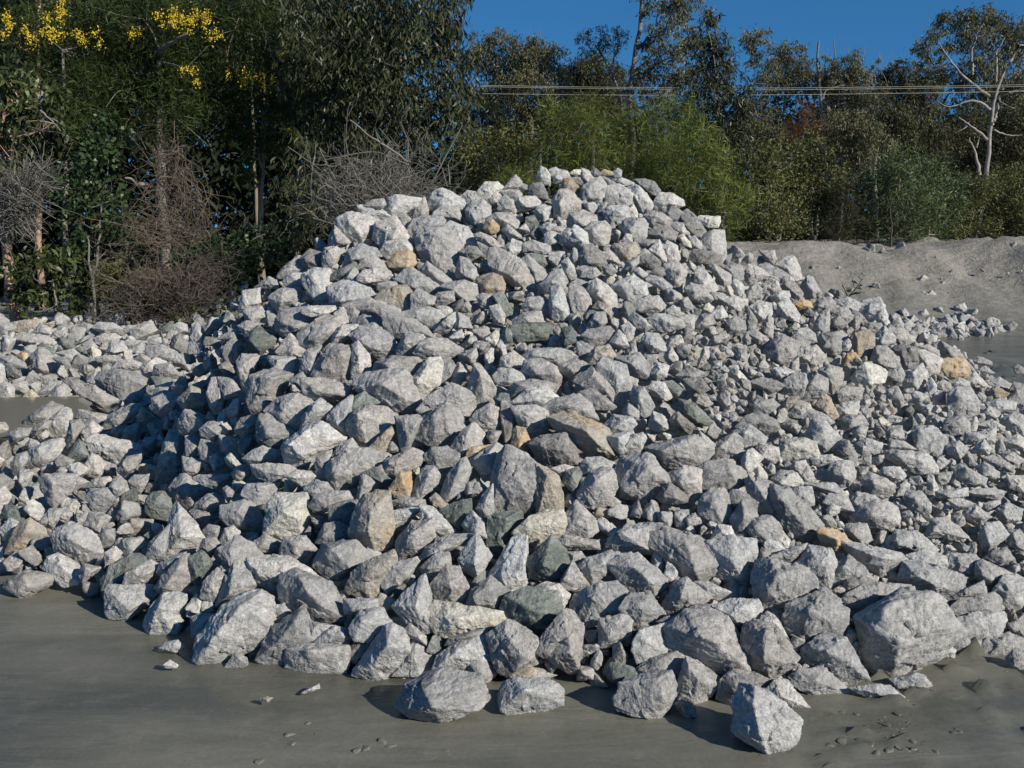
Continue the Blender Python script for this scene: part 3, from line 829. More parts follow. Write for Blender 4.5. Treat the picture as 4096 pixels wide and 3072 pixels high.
g 750,810 800,780 870,810 860,860 790,880 750,840
l 580,820 640,790 710,850 660,880 600,860
g 600,720 700,700 780,720 750,760 640,740
l 800,640 883,640 883,720 810,700
g 390,930 420,860 480,850 550,900 600,952 390,952
l 500,760 560,755 630,780 600,800 530,810
l 680,780 760,760 760,800 700,820
g 700,170 760,140 820,180 800,210 730,190
l 760,520 830,520 883,560 850,580 780,550
k 830,90 850,75 883,90 883,120 840,120
T 0 0 1
l 640,2585 660,2565 700,2560 730,2585 700,2605 660,2605
l 655,2660 680,2640 710,2660 705,2672 665,2672
l 1205,2770 1250,2745 1275,2735 1275,2755 1215,2775
b 1040,2795 1070,2785 1090,2792 1070,2810
g 3985,1305 4005,1310 4030,1330 3990,1332
T 0 1000 1.58
g 1750,170 1790,110 1860,55 1930,75 1950,120 1800,180
l 1795,200 1840,150 1920,150 1910,230 1820,240
k 1900,50 1960,0 2030,20 2040,100 1980,150 1930,110
g 2035,100 2050,10 2130,0 2150,60 2090,140
l 1910,160 1990,120 2080,130 2095,190 2060,320 1980,310 1920,220
g 1610,240 1700,170 1740,190 1760,240 1690,240
g 1700,300 1760,250 1900,240 1910,320 1760,395
l 1510,380 1535,265 1635,250 1640,330 1560,390
l 1540,380 1650,360 1685,430 1650,470 1560,450
g 1750,430 1780,380 1930,360 1990,410 1960,480 1800,540 1750,500
l 1920,380 2060,350 2110,370 2080,420 2000,420
g 1510,480 1560,450 1660,470 1640,520 1560,560
l 1855,590 1950,500 2060,420 2140,430 2150,520 2080,590 1950,625
g 1410,620 1470,560 1530,600 1500,700 1420,690
g 1380,560 1440,520 1500,500 1500,590
k 1290,600 1300,550 1390,560 1390,610
"""

# ------------------------------------------------------------------ materials
def new_mat(name):
    m = bpy.data.materials.new(name); m.use_nodes = True
    n = m.node_tree.nodes; b = n['Principled BSDF']
    return m, n, m.node_tree.links, b
def noise_node(n, l, vec, scale, detail=4, rough=.55, dist=0.0):
    t = n.new('ShaderNodeTexNoise'); t.inputs['Scale'].default_value = scale
    t.inputs['Detail'].default_value = detail; t.inputs['Roughness'].default_value = rough
    t.inputs['Distortion'].default_value = dist
    if vec is not None: l.new(vec, t.inputs['Vector'])
    return t
def ramp(n, l, src, stops):
    r = n.new('ShaderNodeValToRGB'); e = r.color_ramp.elements
    while len(e) < len(stops): e.new(.5)
    for k, (p, c) in enumerate(stops):
        e[k].position = p; e[k].color = (c, c, c, 1) if not isinstance(c, tuple) else (*c, 1)
    l.new(src, r.inputs[0]); return r
def mixc(n, l, fac, a, b, mode='MIX'):
    m = n.new('ShaderNodeMix'); m.data_type = 'RGBA'; m.blend_type = mode
    for s, v in ((0, fac), (6, a), (7, b)):
        if isinstance(v, (int, float)): m.inputs[s].default_value = v
        elif isinstance(v, tuple): m.inputs[s].default_value = (*v, 1)
        else: l.new(v, m.inputs[s])
    return m.outputs[2]
def bump(n, l, src, strength, dist, normal=None):
    b = n.new('ShaderNodeBump'); b.inputs['Strength'].default_value = strength
    b.inputs['Distance'].default_value = dist; l.new(src, b.inputs['Height'])
    if normal is not None: l.new(normal, b.inputs['Normal'])
    return b.outputs[0]

def rock_material():
    """fractured granite and gneiss: grain, faint banding, pale dust, rust only where the vertex tint's alpha says so"""
    m, n, l, b = new_mat('fractured_rock')
    geo = n.new('ShaderNodeNewGeometry'); pos = geo.outputs['Position']
    at_ = n.new('ShaderNodeAttribute'); at_.attribute_name = 'tint'
    big = noise_node(n, l, pos, 7, 3, .5)
    mid = noise_node(n, l, pos, 34, 5, .65)
    grain = noise_node(n, l, pos, 190, 3, .7)
    vor = n.new('ShaderNodeTexVoronoi'); vor.inputs['Scale'].default_value = 230; l.new(pos, vor.inputs['Vector'])
    mp = n.new('ShaderNodeMapping'); mp.inputs['Rotation'].default_value = (.6, .5, .3); mp.inputs['Scale'].default_value = (1, 1, 6)
    l.new(pos, mp.inputs['Vector'])
    band = noise_node(n, l, mp.outputs[0], 9, 4, .6, .6)
    base = mixc(n, l, 1.0, at_.outputs['Color'], ramp(n, l, mid.outputs[0], [(.25, .55), (.5, .98), (.75, 1.32)]).outputs[0], 'MULTIPLY')
    base = mixc(n, l, 1.0, base, ramp(n, l, grain.outputs[0], [(.3, .66), (.48, .98), (.70, 1.28)]).outputs[0], 'MULTIPLY')
    base = mixc(n, l, 1.0, base, ramp(n, l, band.outputs[0], [(.3, .80), (.6, 1.06)]).outputs[0], 'MULTIPLY')
    g2 = noise_node(n, l, pos, 88, 3, .75)
    base = mixc(n, l, 1.0, base, ramp(n, l, g2.outputs[0], [(.32, .72), (.5, 1.0), (.68, 1.24)]).outputs[0], 'MULTIPLY')
    spk = ramp(n, l, vor.outputs['Distance'], [(.0, .62), (.18, 1.0)])
    base = mixc(n, l, .5, base, spk.outputs[0], 'MULTIPLY')
    # white veins
    vn = noise_node(n, l, pos, 16, 2, .5, 1.2)
    vein = ramp(n, l, vn.outputs[0], [(.488, 0.0), (.5, 1.0), (.512, 0.0)])
    vm = n.new('ShaderNodeMath'); vm.operation = 'MULTIPLY'; vm.inputs[1].default_value = .35
    l.new(vein.outputs[0], vm.inputs[0])
    base = mixc(n, l, vm.outputs[0], base, (.52, .51, .48))
    # pale dust in large patches
    dust = ramp(n, l, big.outputs[0], [(.45, 0.0), (.70, .55)])
    base = mixc(n, l, dust.outputs[0], base, mixc(n, l, .5, base, (.48, .47, .44)))
    # rust: alpha = 1 + amount
    sn = noise_node(n, l, pos, 11, 4, .6, .4)
    sub = n.new('ShaderNodeMath'); sub.operation = 'SUBTRACT'; sub.inputs[1].default_value = 1.0
    l.new(at_.outputs['Alpha'], sub.inputs[0])
    add = n.new('ShaderNodeMath'); add.operation = 'ADD'; l.new(sub.outputs[0], add.inputs[0]); l.new(sn.outputs[0], add.inputs[1])
    rust = ramp(n, l, add.outputs[0], [(.72, 0.0), (.98, .85)])
    base = mixc(n, l, rust.outputs[0], base, mixc(n, l, mid.outputs[0], (.30, .17, .07), (.56, .40, .22)))
    l.new(base, b.inputs['Base Color'])
    b.inputs['Roughness'].default_value = .82
    b.inputs['Specular IOR Level'].default_value = .25
    crs = noise_node(n, l, pos, 15, 4, .6, .3)
    nb = bump(n, l, crs.outputs[0], .5, .028)
    nb = bump(n, l, mid.outputs[0], .75, .014, nb)
    nb = bump(n, l, grain.outputs[0], .5, .0028, nb)
    l.new(nb, b.inputs['Normal'])
    return m
ROCK = rock_material()

def mud_material():
    m, n, l, b = new_mat('wet_grey_mud')
    geo = n.new('ShaderNodeNewGeometry'); pos = geo.outputs['Position']
    sep = n.new('ShaderNodeSeparateXYZ'); l.new(pos, sep.inputs[0])
    mp = n.new('ShaderNodeMapping'); mp.inputs['Scale'].default_value = (.35, 1.6, 1); l.new(pos, mp.inputs[0])
    big = noise_node(n, l, mp.outputs[0], 1.6, 5, .6, .5)
    fine = noise_node(n, l, pos, 60, 5, .65)
    far = noise_node(n, l, pos, 9, 6, .68)
    c = mixc(n, l, ramp(n, l, big.outputs[0], [(.38, 0.0), (.62, 1.0)]).outputs[0], (.090, .092, .074), (.165, .160, .128))
    c = mixc(n, l, 1.0, c, ramp(n, l, fine.outputs[0], [(.3, .90), (.7, 1.10)]).outputs[0], 'MULTIPLY')
    # drier, paler silt away from the wet pad (the bank and ground far behind)
    mr = n.new('ShaderNodeMapRange'); mr.inputs[1].default_value = 12.2; mr.inputs[2].default_value = 15.2
    l.new(sep.outputs[1], mr.inputs[0])
    mx = n.new('ShaderNodeMath'); mx.operation = 'MULTIPLY_ADD'; l.new(far.outputs[0], mx.inputs[0]); mx.inputs[1].default_value = .8; 
    sb = n.new('ShaderNodeMath'); sb.operation = 'SUBTRACT'; l.new(mr.outputs[0], sb.inputs[0]); sb.inputs[1].default_value = .4
    l.new(sb.outputs[0], mx.inputs[2])
    dry = mixc(n, l, ramp(n, l, far.outputs[0], [(.3, 0.0), (.7, 1.0)]).outputs[0], (.22, .20, .17), (.33, .31, .27))
    mxc = n.new('ShaderNodeClamp'); l.new(mx.outputs[0], mxc.inputs[0])
    c = mixc(n, l, mxc.outputs[0], c, dry)
    # small pale grit
    v = n.new('ShaderNodeTexVoronoi'); v.inputs['Scale'].default_value = 34; v.inputs['Randomness'].default_value = 1; l.new(pos, v.inputs[0])
    gr = ramp(n, l, v.outputs['Distance'], [(.045, 1.0), (.075, 0.0)])
    pk = noise_node(n, l, pos, 3.5, 3, .6)
    gm = n.new('ShaderNodeMath'); gm.operation = 'MULTIPLY'; l.new(gr.outputs[0], gm.inputs[0])
    l.new(ramp(n, l, pk.outputs[0], [(.52, 0.0), (.64, .7)]).outputs[0], gm.inputs[1])
    c = mixc(n, l, gm.outputs[0], c, (.30, .27, .22))
    l.new(c, b.inputs['Base Color'])
    rr = ramp(n, l, big.outputs[0], [(.35, .20), (.65, .44)])
    rm = n.new('ShaderNodeMath'); rm.operation = 'MAXIMUM'; l.new(rr.outputs[0], rm.inputs[0]); l.new(mxc.outputs[0], rm.inputs[1])
    l.new(rm.outputs[0], b.inputs['Roughness'])
    b.inputs['Specular IOR Level'].default_value = .22
    rip = noise_node(n, l, mp.outputs[0], 5, 4, .55, .8)
    nb = bump(n, l, rip.outputs[0], .35, .02)
    nb = bump(n, l, fine.outputs[0], .22, .004, nb)
    farb = n.new('ShaderNodeBump'); farb.inputs['Distance'].default_value = .07; l.new(mxc.outputs[0], farb.inputs['Strength'])
    l.new(far.outputs[0], farb.inputs['Height']); l.new(nb, farb.inputs['Normal'])
    l.new(farb.outputs[0], b.inputs['Normal'])
    return m
MUD = mud_material()

def simple_mat(name, col, rough=.8, var=.25, scale=8, bmp=.3, bd=.01):
    m, n, l, b = new_mat(name)
    tc = n.new('ShaderNodeNewGeometry')
    t = noise_node(n, l, tc.outputs['Position'], scale, 5, .6)
    c = mixc(n, l, 1.0, col, ramp(n, l, t.outputs[0], [(.25, 1 - var), (.75, 1 + var)]).outputs[0], 'MULTIPLY')
    l.new(c, b.inputs['Base Color']); b.inputs['Roughness'].default_value = rough
    b.inputs['Specular IOR Level'].default_value = .25
    l.new(bump(n, l, t.outputs[0], bmp, bd), b.inputs['Normal'])
    return m

# ------------------------------------------------------------------ the ground, one sheet to the horizon
def axis(segs):
    out = [np.arange(a, b, s) for a, b, s in segs]; return np.concatenate(out)
gx = axis([(-400, -60, 40), (-60, -14, 4), (-14, -4, .25), (-4, 4, .035), (4, 14, .12), (14, 60, 4), (60, 401, 40)])
gy = axis([(-60, -4, 8), (-4, 1.6, .4), (1.6, 4.6, .022), (4.6, 12, .12), (12, 19, .07), (19, 60, 2), (60, 1500, 90)])
GX, GY = np.meshgrid(gx, gy)
P = np.stack([GX.ravel(), GY.ravel(), np.zeros(GX.size)], 1)
nz = fbm(P * .9, 4)
bz = np.clip(berm(P[:, 0], P[:, 1]) / .5, 0, 1)
near = np.clip((13 - P[:, 1]) / 3, 0, 1)
er = fbm(np.stack([P[:, 0] * 1.1 - P[:, 1] * .4, P[:, 1] * .8, P[:, 2]], 1) * .9 + 40, 6, .6)
rough_r = np.clip((P[:, 0] - .6) / 1.0, 0, 1) * np.clip((P[:, 1] - 1.0) / .6, 0, 1) * (P[:, 1] < 4.8)
lump = (np.maximum(fbm(P * 9 + 3, 4) - .34, 0) * .10 + np.maximum(fbm(P * 2.2 + 8, 3) - .1, 0) * .03) * rough_r
cl = np.exp(-((P[:, 0] - 1.12) / .22) ** 2 - ((P[:, 1] - 2.78) / .09) ** 2); lump = lump + cl * np.maximum(fbm(P * 26, 3), -.1) * .035
track = np.clip(1 - np.abs(P[:, 1] - 9.6) / 1.7, 0, 1) * (P[:, 0] > 3) * np.abs(fbm(P * 3.1, 4)) * .14
Z = berm(P[:, 0], P[:, 1]) + bz * er * .10 + near * nz * .008 + lump + track + (P[:, 1] > 40) * (P[:, 1] - 40) * .01
P[:, 2] = Z
nx_ = len(gx); ny_ = len(gy)
ii = (np.arange(ny_ - 1)[:, None] * nx_ + np.arange(nx_ - 1)[None]).ravel()
F = np.stack([ii, ii + 1, ii + 1 + nx_, ii + nx_], 1)
g = link('ground', make_mesh('ground', P, F, MUD, True)); tag(g, kind='structure')

# ------------------------------------------------------------------ rocks
def ico(level):
    t = (1 + 5 ** .5) / 2
    v = np.array([(-1, t, 0), (1, t, 0), (-1, -t, 0), (1, -t, 0), (0, -1, t), (0, 1, t), (0, -1, -t), (0, 1, -t), (t, 0, -1), (t, 0, 1), (-t, 0, -1), (-t, 0, 1)], float)
    f = np.array([(0, 11, 5), (0, 5, 1), (0, 1, 7), (0, 7, 10), (0, 10, 11), (1, 5, 9), (5, 11, 4), (11, 10, 2), (10, 7, 6), (7, 1, 8), (3, 9, 4), (3, 4, 2), (3, 2, 6), (3, 6, 8), (3, 8, 9), (4, 9, 5), (2, 4, 11), (6, 2, 10), (8, 6, 7), (9, 8, 1)])
    v /= np.linalg.norm(v, axis=1)[:, None]
    for _ in range(level):
        e = np.sort(np.concatenate([f[:, [0, 1]], f[:, [1, 2]], f[:, [2, 0]]]), axis=1)
        ue, inv = np.unique(e, axis=0, return_inverse=True); inv = inv.ravel()
        mid = v[ue].mean(1); mid /= np.linalg.norm(mid, axis=1)[:, None]
        k = len(v) + inv; m = len(f); a, b_, c = k[:m], k[m:2 * m], k[2 * m:]
        v = np.concatenate([v, mid])
        f = np.concatenate([np.stack([f[:, 0], a, c], 1), np.stack([f[:, 1], b_, a], 1), np.stack([f[:, 2], c, b_], 1), np.stack([a, b_, c], 1)])
    return v, f
ICO = {k: ico(k) for k in (2, 3, 4, 5)}

import bmesh
def hull_planes(pts):
    bm = bmesh.new()
    for p in pts: bm.verts.new(p)
    r = bmesh.ops.convex_hull(bm, input=bm.verts)
    bm.normal_update()
    nn, dd = [], []
    c = pts.mean(0)
    for f in bm.faces:
        n = np.array(f.normal); p = np.array(f.verts[0].co)
        if np.linalg.norm(n) < .5: continue
        d = n @ (p - c)
        if d < 0: n, d = -n, -d
        nn.append(n); dd.append(max(d, 1e-4))
    bm.free()
    return c, np.array(nn), np.array(dd)

def carve(pts, size, level, rng, rough=1.0, ax=None):
    """a rock: the hull of pts, knocked off at some corners, then weathered; returns verts about 0, faces, centre"""
    c, N, D = hull_planes(pts)
    # knock off corners
    q = pts - c
    for k in range(2):
        p = q[rng.integers(len(q))]; r = np.linalg.norm(p)
        if r < 1e-5: continue
        n = p / r + rng.normal(size=3) * .25; n /= np.linalg.norm(n)
        sup = (q @ n).max()
        N = np.vstack([N, n]); D = np.append(D, sup * rng.uniform(.90, .985))
    V, Fc = ICO[level]
    ext = np.maximum(q.max(0) - q.min(0), size * .2); dirs = V * ext; dirs /= np.linalg.norm(dirs, axis=1)[:, None]
    den = dirs @ N.T
    rr = np.where(den > 1e-3, D[None] / np.maximum(den, 1e-3), 1e9)
    k = 320.0                                             # soft minimum keeps edges slightly worn
    m = rr.min(1)
    r = m - np.log(np.exp(-(rr - m[:, None]) / m[:, None] * k).sum(1)) / k * m * .55
    p = dirs * r[:, None]
    o = rng.uniform(0, 90, 3)
    # small flat chips: each point follows the nearest of some tilted little planes
    S = rng.normal(size=(46, 3)); S /= np.linalg.norm(S, axis=1)[:, None]
    T = rng.normal(size=(46, 3)) * .42
    wob = np.stack([perlin(p / size * 4 + o), perlin(p / size * 4 + o + 31), perlin(p / size * 4 + o + 57)], 1) * .22
    dn = p / np.linalg.norm(p, axis=1)[:, None]
    idx = ((dn + wob) @ S.T).argmax(1)
    chip = ((dn - S[idx]) * T[idx]).sum(1) * .10 + rng.normal(size=46)[idx] * .008
    an = rng.normal(size=3); an /= np.linalg.norm(an)
    lay = p / size + an * (p / size @ an)[:, None] * 3.0
    nz = fbm(lay * 3.2 + o, 3) * .014 + (fbm(lay * 11 + o, 3) * .010 if level > 3 else 0)
    rid = -np.abs(perlin(p / size * 2.3 + o + 9)) * .018
    p = p + dn * ((chip + nz + rid) * size * rough)[:, None]
    return p, Fc, c

TINT = {'g': (.330, .322, .310, 0), 'l': (.430, .420, .398, .03), 'k': (.215, .210, .200, .02), 'd': (.150, .172, .155, .05),
        'w': (.53, .51, .44, .05), 'o': (.47, .39, .28, .30), 'b': (.33, .30, .25, .17)}
def tint_of(c, rng):
    r, g_, b_, a = TINT[c]; k = rng.uniform(.74, 1.08); wm = rng.uniform(-.03, .035)
    return np.array([r * k * (1 + wm), g_ * k, b_ * k * (1 - wm), 1 + a + rng.uniform(0, .08)])

rocks = []          # dict(px polygon, colour, ridge)
sx = sy = 0; sc_ = 1; lim = 0
for line in ROCK_OUTLINES.strip().splitlines():
    t = line.split()
    if not t: continue
    if t[0] == 'T':
        sx, sy, sc_ = float(t[1]), float(t[2]), float(t[3])
        lim = 1655 if sc_ > 2 else 1e9
        if sc_ == 1: lim = 1e9
        if sc_ == 1.269 and (sx, sy) in ((1550, 2000), (2400, 2100)): lim = 948
        continue
    colr = t[0]; poly = []; ridge = []; cur = poly
    for s in t[1:]:
        if s == '|': cur = ridge; continue
        v = [float(a) for a in s.split(',')]
        cur.append(v)
    if any(v[1] >= lim for v in poly): continue
    P_ = np.array(poly); P_ = P_ / sc_ + [sx, sy]
    R_ = [(a / sc_ + sx, b_ / sc_ + sy, h) for a, b_, h in ridge]
    rocks.append(dict(c=colr, P=P_, R=R_, tile=(sx, sy)))

def inside(poly, pts):
    x, y = pts[:, 0], pts[:, 1]; n = len(poly); r = np.zeros(len(pts), bool); j = n - 1
    for i in range(n):
        xi, yi = poly[i]; xj, yj = poly[j]
        if yi != yj:
            c = ((yi > y) != (yj > y)) & (x < (xj - xi) * (y - yi) / (yj - yi) + xi)
            r ^= c
        j = i
    return r
def area(poly):
    x, y = poly[:, 0], poly[:, 1]; return abs(np.dot(x, np.roll(y, 1)) - np.dot(y, np.roll(x, 1))) / 2

# raster of outlines at 8 px: drops the second outline of a stone that two views share
GW, GH, GS = 540, 400, 8
mask = np.full((GH, GW), -1, int)
yy, xx = np.mgrid[0:GH, 0:GW]; cell = np.stack([xx.ravel() * GS + GS / 2, yy.ravel() * GS + GS / 2], 1)
kept = []
for r in rocks:
    r['A'] = area(r['P'])
order = sorted(range(len(rocks)), key=lambda i: -len(rocks[i]['R']) * 1e4 - rocks[i]['A'])
for i in order:
    r = rocks[i]; P_ = r['P']
    lo = np.maximum((P_.min(0) // GS).astype(int), 0); hi = np.minimum((P_.max(0) // GS).astype(int) + 1, [GW - 1, GH - 1])
    sub = mask[lo[1]:hi[1] + 1, lo[0]:hi[0] + 1]
    cc = cell.reshape(GH, GW, 2)[lo[1]:hi[1] + 1, lo[0]:hi[0] + 1].reshape(-1, 2)
    ins = inside(P_, cc).reshape(sub.shape)
    n = ins.sum()
    occ = (sub >= 0) & ins
    if n == 0 or occ.sum() > .62 * n: continue
    sub[ins & (sub < 0)] = len(kept)
    kept.append(r)
rocks = kept
print('outlined rocks', len(rocks))

cen = np.array([[r['P'][:, 0].mean(), r['P'][:, 1].mean()] for r in rocks])
Dc, okc = hit(cen[:, 0], cen[:, 1], .03)
for i in range(len(rocks)):
    if Dc[i] > 8.3 and 1150 < cen[i, 0] < 3460 and cen[i, 1] < 1250: Dc[i] = closest(*cen[i])
big_rank = np.argsort([-r['A'] for r in rocks])
rank = np.empty(len(rocks), int); rank[big_rank] = np.arange(len(rocks))
NIND = 292

stuff_v, stuff_f, stuff_c, nst = [], [], [], 0
for i, r in enumerate(rocks):
    rng = np.random.default_rng(1000 + i)
    P_ = r['P']; D = Dc[i]
    ext = (P_.max(0) - P_.min(0)); spx = math.sqrt(ext[0] * ext[1])
    # a stone lying on the mud touches it with its lowest outlined corner
    lowpt = P_[P_[:, 1].argmax()]
    dl = pix_dir(*lowpt); dl = dl / dl[1]
    g_b = -(CAMH + .015) / dl[2] if dl[2] < 0 else 99
    if g_b < 12: D = min(D, g_b + .05 * spx * D / FPX)
    size = spx * D / FPX
    minor = ext.min() * D / FPX
    depth = max(.62 * size, .8 * minor)
    D = D + .10 * size if D < g_b - .1 else D
    sc_n = 1.14 if spx > 90 else 1.19
    c2 = P_.mean(0)
    Q = c2 + (P_ - c2) * sc_n
    pts = []
    tilt = rng.uniform(-.16, .16, 2)
    for q in Q:
        off = ((q - c2) / spx) @ tilt * size + rng.uniform(-.13, .13) * size
        # lower edge leans out to the viewer, upper edge falls back, like a stone on a slope
        off += -(q[1] - c2[1]) / spx * size * .28
        d = pix_dir(*q); pts.append(CAMP + d / d[1] * (D + off))
        d = pix_dir(*(c2 + (q - c2) * rng.uniform(.72, .95))); pts.append(CAMP + d / d[1] * (D + off + depth * rng.uniform(.35, .6)))
    if r['R']:
        for (a, b_, h) in r['R']:
            d = pix_dir(a, b_); off = -(b_ - c2[1]) / spx * size * .28
            pts.append(CAMP + d / d[1] * (D + off - h * size * 1.5))
    else:
        k = 1 if spx < 45 else int(rng.choice([2, 2, 3, 3, 4, 5]))
        plane = rng.uniform(-.42, .42, 2); lift = rng.uniform(.30, .50) * depth
        a0 = rng.uniform(0, 2 * pi)
        for j in range(k):
            a = a0 + j * 2 * pi / max(k, 1) + rng.uniform(-.5, .5)
            rr = .12 if k == 1 else rng.uniform(.14, .36) if k < 4 else rng.uniform(.24, .36)
            q = c2 + np.array([cos(a), sin(a)]) * ext * rr
            if not inside(P_, q[None])[0]: q = c2 + (q - c2) * .3
            off = -(q[1] - c2[1]) / spx * size * .28
            d = pix_dir(*q); h_ = rng.uniform(.30, .62) * depth if k < 4 else lift + ((q - c2) / spx) @ plane * size
            pts.append(CAMP + d / d[1] * (D + off - h_))
    pts = np.array(pts)
    lev = 5 if spx > 150 else 4 if spx > 62 else 3
    V, Fc, c = carve(pts, size, lev, rng, .9 if c2[0] < 3000 else 1.15)
    tn = tint_of(r['c'], rng)
    if c2[0] > 3150 and 1650 < c2[1] < 2330: tn = tn * [.75, .75, .75, 1] + [.11, .11, .105, 0]   # stones on the right are coated in dried silt
    r.update(c3=c, size=size, spx=spx, D=D)
    if rank[i] < NIND:
        me = make_mesh('rock', V, Fc, ROCK, True, np.tile(tn, (len(V), 1)))
        r['o'] = link('rock', me, c)
    else:
        stuff_v.append(V + c); stuff_f.append(Fc + nst); stuff_c.append(np.tile(tn, (len(V), 1))); nst += len(V)

# ------------------------------------------------------------------ the smaller stones between and below
def lib_rock(rng, level):
    p = rng.normal(size=(13, 3)); p /= np.linalg.norm(p, axis=1)[:, None]; p *= rng.uniform(.8, 1.15, (13, 1)) * np.array([.62, .5, .42])
    V, Fc, c = carve(p, 1.0, level, rng, 1.1); return V, Fc
LIB = [lib_rock(np.random.default_rng(300 + k), 3) for k in range(28)]
LIB2 = [lib_rock(np.random.default_rng(400 + k), 2) for k in range(16)]
def rnd_rot(rng):
    q = rng.normal(size=4); q /= np.linalg.norm(q); a, b_, c, d = q
    return np.array([[1 - 2 * (c * c + d * d), 2 * (b_ * c - a * d), 2 * (b_ * d + a * c)], [2 * (b_ * c + a * d), 1 - 2 * (b_ * b_ + d * d), 2 * (c * d - a * b_)], [2 * (b_ * d - a * c), 2 * (c * d + a * b_), 1 - 2 * (b_ * b_ + c * c)]])
def put(pos, size, rng, colr, lib=None, tn=None):
    global nst
    V, Fc = (lib or LIB)[rng.integers(len(lib or LIB))]
    V = (V * size * rng.uniform(.85, 1.2, 3)) @ rnd_rot(rng).T + pos
    tn = tint_of(colr, rng) if tn is None else tn
    stuff_v.append(V); stuff_f.append(Fc + nst); stuff_c.append(np.tile(tn, (len(V), 1))); nst += len(V)
PILE_AREA = np.array([(-300, 1292), (0, 1288), (330, 1278), (640, 1285), (700, 1262), (860, 1272), (905, 1180), (1000, 1130), (1150, 1040), (1270, 1000), (1330, 880), (1440, 830), (1560, 790), (1730, 770), (1880, 735), (2000, 705), (2150, 690), (2480, 690), (2640, 730), (2740, 800), (2870, 880), (2900, 950), (3040, 990), (3200, 1040), (3300, 1110), (3440, 1200), (3560, 1240), (3700, 1350), (3830, 1400), (3900, 1470), (4020, 1540), (4400, 1560), (4400, 2650), (4080, 2620), (3850, 2560), (3500, 2700), (3300, 2740), (3060, 2780), (2700, 2760), (2500, 2740), (2250, 2690), (1900, 2690), (1300, 2620), (1050, 2590), (800, 2560), (620, 2480), (450, 2400), (300, 2330), (150, 2310), (0, 2280), (-300, 2220)], float)
POND = np.array([(-300, 1640), (0, 1610), (180, 1598), (300, 1600), (335, 1618), (230, 1650), (120, 1700), (-300, 1740)], float)
rng = np.random.default_rng(77)
occ = mask >= 0
# distance to the nearest outline, in cells
dist = np.where(occ, 0, 999.)
for _ in range(14):
    for ax, s in ((0, 1), (0, -1), (1, 1), (1, -1)):
        dist = np.minimum(dist, np.roll(dist, s, ax) + 1)
pts_ = []
used = np.zeros_like(occ)
for y0 in range(680, 2800, 15):
    for x0 in range(-200, 4300, 15):
        x = x0 + rng.uniform(-7, 7); y = y0 + rng.uniform(-7, 7)
        ci, cj = int(y // GS), int(x // GS)
        if not (0 <= ci < GH): continue
        if 0 <= cj < GW:
            if occ[ci, cj]: continue
            dd = dist[ci, cj] * GS
        else: dd = rng.uniform(20, 60)
        pts_.append((x, y, dd))
pts_ = np.array(pts_)
keep = inside(PILE_AREA, pts_[:, :2]) & ~inside(POND, pts_[:, :2])
pts_ = pts_[keep]
hd, okh = hit(pts_[:, 0], pts_[:, 1], .0)
ordr = np.argsort(-pts_[:, 2])
tak = []
bins = {}
for k in ordr:
    x, y, dd = pts_[k]
    if y > 1400 and x < 3000 and dd < 24: continue
    zone_r = x > 2750 and y < 2300
    big = min(max(dd * 2.2, 34), (95 if y > 1700 else 78))
    if zone_r: big = min(big, rng.uniform(34, 84))
    rad = big * .5
    b0, b1 = int(x // 60), int(y // 60); ok = True
    for u in range(b0 - 1, b0 + 2):
        for v in range(b1 - 1, b1 + 2):
            for (a, b_, r_) in bins.get((u, v), ()):
                if (a - x) ** 2 + (b_ - y) ** 2 < ((r_ + rad) * .62) ** 2: ok = False; break
            if not ok: break
        if not ok: break
    if not ok: continue
    bins.setdefault((b0, b1), []).append((x, y, rad)); tak.append((k, big))
print('gap stones', len(tak))
cw = ['l'] * 10 + ['g'] * 9 + ['k'] * 1 + ['w'] * 1 + ['b'] * 1 + ['d'] * 1
for k, big in tak:
    x, y, dd = pts_[k]; D = hd[k]
    if D > 8.3 and y < 1250 and x > 1000: continue
    size = big * D / FPX * 1.08
    deep = y > 1400 and x < 3000
    Dd = D + size * (1.5 if dd < 26 else (1.0 if deep else .55) if dd < 40 else .3 if deep else .12)
    d = pix_dir(x, y); pos = CAMP + d / d[1] * Dd
    tn = tint_of(cw[rng.integers(len(cw))], rng)
    if x > 3150 and 1650 < y < 2330: tn = tn * [.75, .75, .75, 1] + [.11, .11, .105, 0]
    put(pos, size, rng, 'g', LIB if big > 38 else LIB2, tn)
# rubble at the foot of the bank
rs = np.random.default_rng(78)
for k in range(150):
    x = 3700 + rs.normal() * 150; y = 1325 + rs.normal() * 26 - (x - 3700) * .03
    if y > 1375 or y < 1200: continue
    D = hit([x], [y], 0)[0][0]; s = rs.uniform(28, 62) * D / FPX
    d = pix_dir(x, y); put(CAMP + d / d[1] * D + [0, 0, s * .1], s, rs, cw[rs.integers(18)], LIB)
for k in range(60):
    x = rs.uniform(2950, 4090); y = rs.uniform(1030, 1330)
    D = hit([x], [y], 0)[0][0]
    if D < 12: continue
    s = rs.uniform(7, 26) * D / FPX
    d = pix_dir(x, y); put(CAMP + d / d[1] * D, s, rs, 'g', LIB2)
for x, y, w_ in ((3480, 1000, 40), (3530, 1010, 30), (3600, 1000, 46), (3540, 1015, 24), (4050, 990, 34), (3465, 998, 24), (3245, 1085, 36), (3500, 1145, 30), (3690, 1120, 40), (3700, 1180, 40), (3730, 1185, 38), (4000, 1310, 36), (3845, 1230, 34)):
    D = hit([x], [y], 0)[0][0]; d = pix_dir(x, y); put(CAMP + d / d[1] * D, w_ * 1.3 * D / FPX, rs, 'g' if x < 3620 else 'l', LIB)
